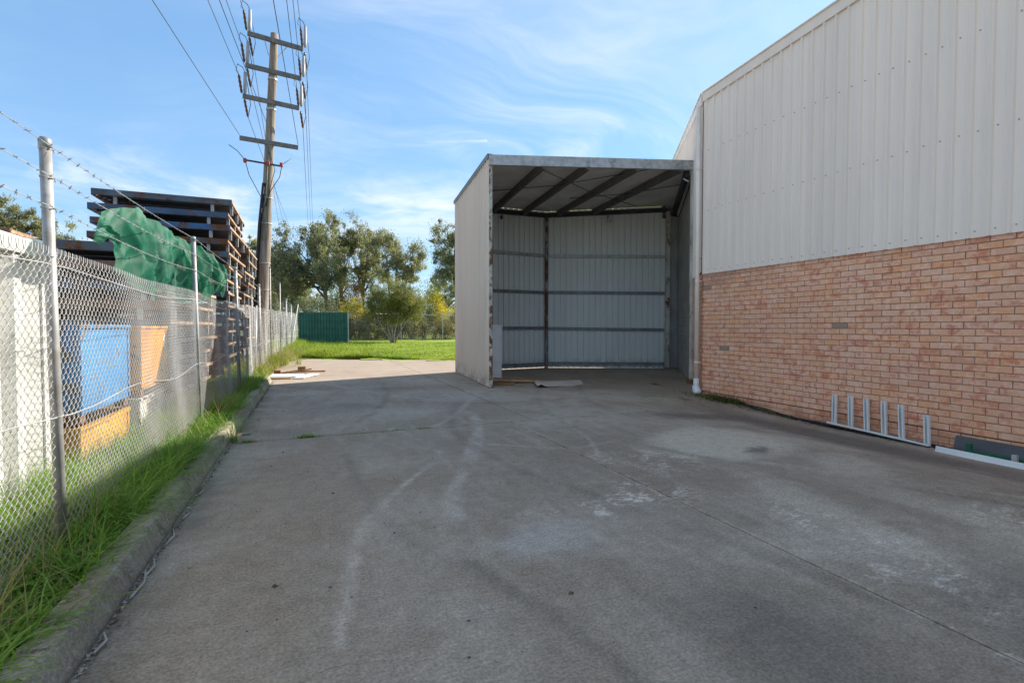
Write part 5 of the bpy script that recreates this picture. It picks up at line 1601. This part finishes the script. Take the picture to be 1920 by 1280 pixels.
tree('gum_tree', 'dark bushy gum tree just right of the power pole', (-2.6, 56.0, 0.4), (-2.7, 56.2, 5.0), [(-2.8, 56.3, 6.9, 2.8, 2.4, 2.9), (-1.2, 55.5, 4.4, 2.6, 2.2, 2.5)], 230, 105, 0.21, M['gum'], M['barkdark'], 0.18, GT, 26, 14, lobes=8)
tree('gum_tree', 'pale gum tree showing left of the power pole', (-6.2, 62.0, 0.4), (-6.2, 62.0, 6.0), [(-6.2, 62.3, 8.6, 2.4, 2.2, 3.0), (-5.0, 62.0, 5.6, 2.8, 2.2, 3.0)], 190, 100, 0.22, M['gum2'], M['barkdark'], 0.2, GT, 27, 12, lobes=8)
tree('gum_tree', 'leafy tree crown above the container at the far left', (-25.2, 58.4, 0.2), (-25, 58.4, 6.0), [(-25.2, 58.4, 9.4, 3.4, 3.0, 3.5), (-28.5, 59.0, 9.8, 3.0, 3.0, 4.2)], 300, 110, 0.24, M['gum2'], M['barkdark'], 0.25, GT, 28, 10, lobes=12)
tree('gum_tree', 'lower rounded tree crown beside the near fence post', (-21.9, 60.0, 0.2), (-21.9, 60.0, 5.0), [(-22.2, 60.0, 8.8, 2.3, 2.3, 3.1), (-20.2, 60.2, 7.2, 2.2, 2.0, 2.8)], 210, 110, 0.24, M['gum2'], M['barkdark'], 0.25, GT, 29, 10, lobes=10)
tree('gum_tree', 'small dark tree behind the yellow blossom near the shed wall', (14.4, 57.5, 0.4), (14.5, 57.6, 4.0), [(14.5, 57.8, 5.3, 1.9, 1.8, 2.3), (16.6, 58.5, 5.0, 2.2, 1.8, 2.0)], 150, 95, 0.2, M['gum'], M['barkdark'], 0.14, GT, 30, 10, lobes=7)
tree('bushy_tree', 'rounded bushy tree on several pale stems standing on the lawn', (5.35, 35.1, 0.15), (5.35, 35.3, 1.8), [(5.2, 35.6, 3.55, 1.35, 1.4, 1.15), (6.4, 35.6, 3.35, 1.1, 1.2, 1.0), (4.25, 35.6, 3.0, 0.85, 0.9, 0.9), (6.9, 35.5, 2.45, 0.75, 0.9, 1.1), (5.6, 35.9, 2.3, 1.0, 0.8, 0.9)], 330, 120, 0.13, M['bush'], M['barkpale'], 0.05, None, 31, 22, 0.22, 0.42, 0.20, 0.9,
     stems=[(4.35, 35.4, 1.9), (5.0, 35.6, 2.2), (5.75, 35.2, 2.1), (6.35, 35.6, 1.8), (5.4, 35.9, 2.4)], lobes=12)


def shrub(x, y, h, w, leafm, label, seed, n=46, per=90, size=0.12, stems=5, squash=0.8):
    rs = random.Random(seed)
    z0 = ground_z(x, y) - 0.05
    t = thing('shrub', label, 'shrub', (x, y, z0), 0, 'scrub bushes along the far fence')
    pts, rad = crown_points(x, y, z0 + h * 0.55, w, w * 0.8, h * 0.46, n, 0.16 * h / 2, 0.34 * h / 2, rs=rs, lobes=6)
    v, q, ti = leaf_cloud(pts, rad, per, size, 0.34, 0.4); np_mesh('foliage', v, q, leafm, t, colors=ti)
    mb = MB()
    for k in range(stems):
        p = pts[rs.randrange(len(pts))]; mb.tube([(x + rs.uniform(-.15, .15), y, z0 - 0.1), ((x + p[0]) / 2 + rs.uniform(-.2, .2), (y + p[1]) / 2, (z0 + p[2]) / 2 + 0.2), p], [0.035, 0.024, 0.008], 5)
    mb.build('stem', M['barkpale'], t)
    return t


SH = [(2.9, 40.5, 2.1, 1.1, 'scrub', 'greyish scrub bush beside the end of the green fence'), (4.2, 41.0, 1.6, 1.2, 'gum2', 'low olive bush left of the bushy tree'),
      (3.6, 43.5, 3.4, 1.3, 'wattle', 'yellow flowering bush behind the left end of the far fence'), (4.9, 42.5, 2.9, 1.2, 'bush', 'green bush close behind the far fence left of the bushy tree'),
      (3.6, 46.0, 5.2, 0.9, 'deadleaf', 'orange brown dying bush under the tallest gum'), (6.3, 42.0, 2.4, 1.4, 'scrub', 'brownish scrub bush straight behind the bushy tree'),
      (8.0, 42.0, 2.6, 1.3, 'scrub', 'dry brushy scrub right of the bushy tree stems'), (9.1, 42.8, 3.2, 1.3, 'gum', 'dark green bush right of the bushy tree'),
      (10.1, 43.2, 4.3, 0.9, 'wattle', 'bright yellow blossoming bush near the shed wall'), (11.2, 43.5, 3.4, 1.2, 'wattle', 'yellow blossoming bush nearest the shed wall'),
      (10.6, 41.6, 2.0, 1.4, 'scrub', 'tangled brown scrub at the foot of the yellow bushes'), (12.4, 42.3, 2.6, 1.3, 'scrub', 'grey brown scrub beside the dark trunk at the shed wall'),
      (8.6, 47.0, 4.4, 1.3, 'gum', 'tall dark bush behind the bushy tree top'), (6.5, 47.0, 4.0, 1.5, 'deadleaf', 'rusty leaved bush behind the bushy tree'),
      (1.2, 44.0, 3.4, 1.7, 'gum', 'dark bush behind the middle of the green fence'), (-0.8, 44.5, 3.3, 1.6, 'gum', 'dark bush behind the left end of the green fence'),
      (-2.8, 45.5, 3.2, 1.7, 'gum2', 'olive bush behind the last wire fence posts'), (2.2, 47.0, 4.0, 1.3, 'bush', 'fresh green bush rising over the green fence'),
      (7.0, 44.5, 1.9, 1.8, 'scrub', 'straggly scrub low behind the far fence'), (5.3, 45.0, 2.0, 1.8, 'scrub', 'dull thicket deep behind the far fence')]
for k, (x, y, h, w, lm, lb) in enumerate(SH): shrub(x, y, h, w, M[lm], lb, 60 + k, n=52 if h > 2.5 else 40, per=95)
# low thicket along the far fence: twiggy growth nobody could count
pts = []; rad = []
for k in range(520):
    x = rnd.uniform(2.6, 22); y = 39.6 + 0.24 * (x - 2.6) + rnd.uniform(0.3, 6.5)
    h = 1.35 + 0.5 * math.sin(x * 1.9) + 0.35 * math.sin(x * 4.3 + y)
    pts.append((x, y, 0.45 + rnd.random() ** 0.8 * h)); rad.append(rnd.uniform(0.22, 0.48))
v, q, ti = leaf_cloud(pts, rad, 80, 0.11, 0.30, 0.2)
tag(np_mesh('undergrowth', v, q, M['scrub'], None, colors=ti), 'tangled brown and olive undergrowth behind the far wire fence', kind='stuff')
mb = MB()
for k in range(420):
    x = rnd.uniform(2.6, 22); y = 39.6 + 0.24 * (x - 2.6) + rnd.uniform(0.2, 5.5); h = rnd.uniform(0.6, 2.3)
    p = Vector((x, y, 0.3)); q_ = p + Vector((rnd.uniform(-.6, .6), rnd.uniform(-.4, .4), h)); mb.tube([p, p.lerp(q_, 0.5) + Vector((rnd.uniform(-.12, .12), 0, 0)), q_], [0.018, 0.012, 0.005], 4, cap=False)
tag(mb.build('undergrowth_twigs', M['barkpale']), 'bare grey twigs standing in the undergrowth', kind='stuff')
# far wood behind everything: reads as one mass
pts = []; rad = []
for k in range(900):
    x = rnd.uniform(-60, 45); y = rnd.uniform(60, 82) + (10 if x > 20 else 0)
    h = 4.4 + 1.5 * math.sin(x * 0.6) + 0.9 * math.sin(x * 1.7 + 2)
    pts.append((x, y, 0.5 + rnd.random() ** 0.7 * h)); rad.append(rnd.uniform(0.7, 1.4))
v, q, ti = leaf_cloud(pts, rad, 120, 0.26, 0.36, 0.4)
tag(np_mesh('distant_wood', v, q, M['gum'], None, colors=ti), 'dark band of distant woodland behind the gum trees', kind='stuff')


# ------------------------------------------------------------------ grass, weeds, litter
def blades(P, H, W, lean, mat, name, label, segs=3, az=None, lean_dir=None):
    n = len(P); P = np.asarray(P, float); H = np.asarray(H, float)
    az = NR.random(n) * 2 * math.pi if az is None else az
    dirv = np.stack([np.cos(az), np.sin(az), np.zeros(n)], -1)
    if lean_dir is not None: dirv = dirv + np.asarray(lean_dir); dirv /= np.linalg.norm(dirv, axis=1, keepdims=True) + 1e-6
    side = np.stack([-dirv[:, 1], dirv[:, 0], np.zeros(n)], -1)
    ln = np.asarray(lean) * (0.4 + 1.2 * NR.random(n))
    vs = np.zeros((n, segs + 1, 2, 3))
    for s in range(segs + 1):
        t = s / segs
        c = P + dirv * (H * ln * t * t)[:, None] + np.array([0, 0, 1.0]) * (H * (t - 0.42 * np.minimum(ln, 1.4) * t * t))[:, None]
        w = (W * (1 - t) ** 0.7 * 0.5 + 0.0004)
        w = w if np.ndim(w) else np.full(n, w)
        vs[:, s, 0] = c - side * w[:, None]; vs[:, s, 1] = c + side * w[:, None]
    idx = np.arange(n * (segs + 1) * 2).reshape(n, segs + 1, 2)
    q = np.stack([idx[:, :-1, 0], idx[:, :-1, 1], idx[:, 1:, 1], idx[:, 1:, 0]], -1).reshape(-1, 4)
    pat = 0.25 * np.sin(P[:, 0] * 0.9 + 1.3 * np.sin(P[:, 1] * 0.6)) * np.sin(P[:, 1] * 1.1 + 0.7) + 0.15 * np.sin(P[:, 0] * 3.7 + P[:, 1] * 2.9)
    ti = np.repeat(np.clip(NR.normal(0.45, 0.26, n) + pat, 0, 1), (segs + 1) * 2)
    return tag(np_mesh(name, vs.reshape(-1, 3), q, mat, None, colors=ti), label, kind='stuff')


def vz(x, y): return 0.075 + 0.021 * (np.sin(x * 1.9 + y * 1.3) + np.sin(x * 0.7 - y * 2.1 + 1.0)) + 0.012 * np.clip(y - 17, 0, None)


# near verge: tufts
def tufts(n, x0, x1, y0, y1, hmin, hmax, per, spread, dens=None):
    P = []; H = []
    while len(P) < n:
        cx = NR.uniform(x0, x1); cy = NR.uniform(y0, y1)
        if dens is not None and NR.random() > dens(cx, cy): continue
        k = int(per * (0.5 + NR.random())); h = hmin + (hmax - hmin) * NR.random() ** 1.6
        xx = cx + NR.normal(0, spread, k); yy = cy + NR.normal(0, spread, k)
        for a, b_ in zip(xx, yy): P.append((a, b_, 0.0))
        H += list(h * (0.55 + 0.6 * NR.random(k)))
    P = np.array(P[:n]); H = np.array(H[:n]); P[:, 2] = vz(P[:, 0], P[:, 1]) - 0.02
    return P, H


def near_density(x, y):
    return max(0.12, 0.55 + 0.55 * math.sin(y * 2.6 + 0.6) * math.sin(y * 0.83 + x * 3))


P, H = tufts(46000, -1.75, -1.04, -1.0, 13.6, 0.10, 0.36, 16, 0.05, near_density)
H *= np.where((P[:, 1] > 3.7) & (P[:, 1] < 7.2), 1.30, 1.0)
H *= np.where(P[:, 0] < -1.35, 1.15, 1.0)
blades(P, H, 0.0095, 0.95, M['grass'], 'verge_grass', 'long green grass growing through the foot of the wire fence', lean_dir=(0.22, -0.1, 0))
P, H = tufts(1500, -1.15, -1.03, -0.5, 13.2, 0.10, 0.24, 12, 0.03)
blades(P, H, 0.009, 1.5, M['grass'], 'kerb_grass', 'grass flopping over the top of the kerb', lean_dir=(1.4, 0, 0))
P, H = tufts(1500, -1.55, -1.05, 1.4, 13.6, 0.22, 0.60, 6, 0.05)
blades(P, H, 0.005, 0.5, M['drygrass'], 'dry_stalks', 'dry straw coloured stalks among the verge grass')
P, H = tufts(9000, -2.2, -1.5, 4.8, 13.0, 0.10, 0.30, 14, 0.08)
blades(P, H, 0.010, 0.8, M['grass'], 'verge_grass', 'grass behind the wire fence')
# broad leaved weeds
P, H = tufts(5200, -1.55, -1.02, 1.0, 13.4, 0.06, 0.24, 9, 0.05)
blades(P, H, 0.028, 1.2, M['grass'], 'verge_weeds', 'broad leaved weeds among the verge grass', segs=3)
# far verge: tall sunlit weeds spreading over the concrete edge
def far_d(x, y): return 1.0 if x < -1.20 + max(0, (y - 14.6)) * 0.085 else (0.02 if y > 17.5 else 0.0)
P, H = tufts(24000, -1.9, -0.2, 13.5, 34.0, 0.20, 0.62, 16, 0.10, far_d)
blades(P, H, 0.020, 0.75, M['lawnblade'], 'tall_weeds', 'tall sunlit weeds at the end of the kerb')
P, H = tufts(5500, -1.6, -0.35, 14.0, 24.0, 0.25, 0.65, 8, 0.09, far_d)
blades(P, H, 0.012, 0.6, M['drygrass'], 'dry_stalks', 'dry stalks in the tall weeds beside the concrete')
P, H = tufts(2500, -1.35, -0.75, 13.9, 21.0, 0.04, 0.12, 12, 0.08, far_d)
blades(P, H, 0.012, 1.4, M['deadleaf'], 'dead_grass', 'flattened brown grass at the edge of the concrete')
# lawn: denser and longer near the concrete edge
n = 110000
X = NR.uniform(-1.4, 22, n); U = NR.random(n) ** 1.9 * 18
Y = 22.9 - 0.575 * X + U - 0.05 + 0.10 * np.sin(X * 3.1) * (U < 1)
mask = (X < 13) | (Y > 24)
X, Y, U = X[mask], Y[mask], U[mask]
gz = -0.04 + 0.012 * np.clip(Y - 17, 0, None) + 0.018 * (np.sin(X * 1.9 + Y * 1.3) + np.sin(X * 0.7 - Y * 2.1 + 1.0)) + 0.05 * np.clip(U / 0.6, 0, 1)
Hh = (0.07 + 0.10 * NR.random(len(X))) * (1 + 1.6 * np.clip((3.6 - X) / 3.0, 0, 1)) * (1 + 0.5 * np.sin(X * 2.3) * np.sin(Y * 1.9))
blades(np.stack([X, Y, gz], -1), Hh, 0.017, 0.9, M['lawnblade'], 'lawn_grass', 'bright sunlit lawn grass behind the concrete', segs=2)
# weeds in the concrete joints and along the wall
P = []; H = []
for (x, y, k, sp, h) in ((-0.66, 6.53, 90, 0.055, 0.07), (-0.07, 6.55, 150, 0.05, 0.075), (0.05, 6.56, 70, 0.05, 0.06), (-0.35, 6.55, 25, 0.06, 0.03), (0.48, 6.56, 40, 0.05, 0.035), (0.68, 6.56, 60, 0.045, 0.035), (1.04, 6.56, 50, 0.05, 0.04), (1.35, 6.56, 60, 0.05, 0.05),
                       (2.36, 6.56, 40, 0.05, 0.03), (3.5, 6.57, 50, 0.06, 0.03), (4.6, 6.57, 40, 0.1, 0.025), (-0.83, 6.62, 34, 0.02, 0.34), (2.97, 9.0, 40, 0.06, 0.02), (2.98, 10.5, 40, 0.08, 0.02), (2.98, 12.2, 40, 0.1, 0.02)):
    for _ in range(k):
        P.append((NR.normal(x, sp), NR.normal(y, 0.012 if h < 0.2 else 0.03), -0.02)); H.append(h * (0.5 + NR.random()))
blades(P, np.array(H), 0.006, 0.8, M['grass'], 'joint_weeds', 'small weeds sprouting from the concrete joint')
P = []; H = []
for (x, y, k, sp, h) in ((7.2, 7.95, 260, 0.13, 0.09), (7.30, 7.45, 420, 0.12, 0.15), (7.38, 7.15, 260, 0.08, 0.17), (7.0, 7.3, 120, 0.15, 0.05), (7.25, 6.75, 90, 0.09, 0.07), (7.38, 6.3, 110, 0.07, 0.09), (7.38, 5.95, 60, 0.06, 0.05), (6.6, 7.6, 50, 0.05, 0.07), (8.15, 9.55, 60, 0.06, 0.10), (7.1, 8.25, 60, 0.1, 0.05)):
    for _ in range(k):
        a, b_ = min(7.46, NR.normal(x, sp)), NR.normal(y, sp * 1.4)
        P.append((a, b_, yard_z(a, b_) - 0.02)); H.append(h * (0.4 + NR.random()))
blades(P, np.array(H), 0.012, 1.1, M['bush'], 'wall_weeds', 'green weeds along the foot of the brick wall')


# leaf litter: small curled flakes
def flakes(P, size, mat, name, label):
    n = len(P); P = np.asarray(P, float)
    az = NR.random(n) * 6.283; L = size * (0.4 + NR.random(n) * 1.1); W = L * (0.2 + 0.5 * NR.random(n))
    a = np.stack([np.cos(az), np.sin(az), NR.normal(0, 0.25, n)], -1); b_ = np.stack([-np.sin(az), np.cos(az), NR.normal(0, 0.25, n)], -1)
    v = np.stack([P - a * L[:, None], P + b_ * W[:, None] + [0, 0, 0.004], P + a * L[:, None], P - b_ * W[:, None]], 1)
    v[:, :, 2] = np.maximum(v[:, :, 2], P[:, None, 2] - 0.002)
    return tag(np_mesh(name, v.reshape(-1, 3), np.arange(4 * n).reshape(-1, 4), mat), label, kind='stuff')


P = []
for _ in range(1100):
    y = rnd.uniform(1.5, 13.5); P.append((-0.852 + abs(rnd.gauss(0, 0.02)) + (abs(rnd.gauss(0, 0.25)) if rnd.random() < 0.07 else 0), y, 0.006))
flakes(P, 0.008, M['litter'], 'kerb_litter', 'dead leaf litter along the foot of the kerb')
P = []
for _ in range(230):
    y = 2.3 + rnd.random() ** 1.5 * 3.5 if rnd.random() < 0.8 else rnd.uniform(1.5, 13); P.append((-0.85 + abs(rnd.gauss(0, 0.014)), y, 0.005))
flakes(P, 0.012, simple('pale_litter', (0.36, 0.31, 0.25), 0.9, 0, 0.3, 10), 'pale_litter', 'pale dry leaves and twigs along the foot of the kerb')
mb = MB()
for (y, L_) in ((2.95, 0.30), (3.18, 0.22), (3.6, 0.25), (4.05, 0.18), (2.5, 0.15), (4.6, 0.2)):
    p = Vector((-0.83, y, 0.012)); mb.tube([p, p + Vector((0.02, L_ * 0.5, 0.006)), p + Vector((-0.012, L_, 0.004))], [0.006, 0.005, 0.003], 5)
tag(mb.build('twigs', simple('grey_twig', (0.40, 0.36, 0.31), 0.9)), 'grey twigs lying along the foot of the kerb', kind='stuff')
P = []
for _ in range(2600):
    y = rnd.uniform(2.2, 7.3); x = 7.47 - abs(rnd.gauss(0, 0.07)); P.append((x, y, yard_z(x, y) + 0.004 + rnd.random() * 0.025))
flakes(P, 0.018, simple('dark_litter', (0.045, 0.040, 0.034), 0.95, 0, 0.5, 10), 'wall_litter', 'dark leaf mould along the foot of the brick wall')
dm = MB()
n = 60
for k in range(n + 1):
    y = 2.0 + 5.2 * k / n; w = 0.10 + 0.05 * math.sin(y * 3.1) + 0.03 * math.sin(y * 9.7); e = 0.03 if 0 < k < n else 0.0
    dm.v += [(7.478, y, yard_z(7.45, y) + e + 0.012 * math.sin(y * 6)), (7.478 - w * 0.5, y, yard_z(7.45, y) + 0.8 * e), (7.478 - w, y, yard_z(7.478 - w, y) - 0.004)]
for k in range(n):
    for q in range(2): dm.f.append((3 * k + q, 3 * k + q + 1, 3 * k + q + 4, 3 * k + q + 3))
tag(dm.build('leaf_mould', mat_soil('leaf_mould', (0.035, 0.032, 0.028), (0.07, 0.06, 0.05)), smooth=True), 'dark strip of leaf mould along the brick wall', kind='stuff')
P = []
for _ in range(240): y = rnd.uniform(2.4, 6.2); x = 7.3 - abs(rnd.gauss(0, 0.10)); P.append((x, y, yard_z(x, y) + 0.01))
flakes(P, 0.014, bpy.data.materials['pale_litter'], 'pale_litter', 'pale dry leaves in front of the brick wall')
# pebbles and clods on the slab
mb = MB()
for _ in range(150):
    x = rnd.uniform(-0.8, 1.0) if rnd.random() < 0.6 else rnd.uniform(-0.8, 7); y = rnd.uniform(1.2, 12); r = rnd.uniform(0.003, 0.010) if rnd.random() < 0.8 else rnd.uniform(0.010, 0.018)
    z = yard_z(x, y); o = len(mb.v)
    for (a, b_, c) in ((1, 0, 0.3), (0.2, 1, 0.25), (-1, 0.1, 0.3), (0, -1, 0.3), (0, 0, 0.9)):
        mb.v.append((x + a * r * rnd.uniform(0.7, 1.2), y + b_ * r * rnd.uniform(0.7, 1.2), z + c * r - 0.001))
    mb.f += [(o, o + 1, o + 4), (o + 1, o + 2, o + 4), (o + 2, o + 3, o + 4), (o + 3, o, o + 4)]
tag(mb.build('pebbles', M['litter']), 'small dark clods and pebbles scattered on the concrete', kind='stuff')
mb = MB(); mb.cbox(-0.60, 7.0, 0.012, 0.10, 0.05, 0.02, 0.004, Matrix.Rotation(0.02, 4, 'Z'))
tag(mb.build('broken_tile', M['galvdark']), 'small grey broken scrap lying near the kerb beside the weedy joint', 'scrap')
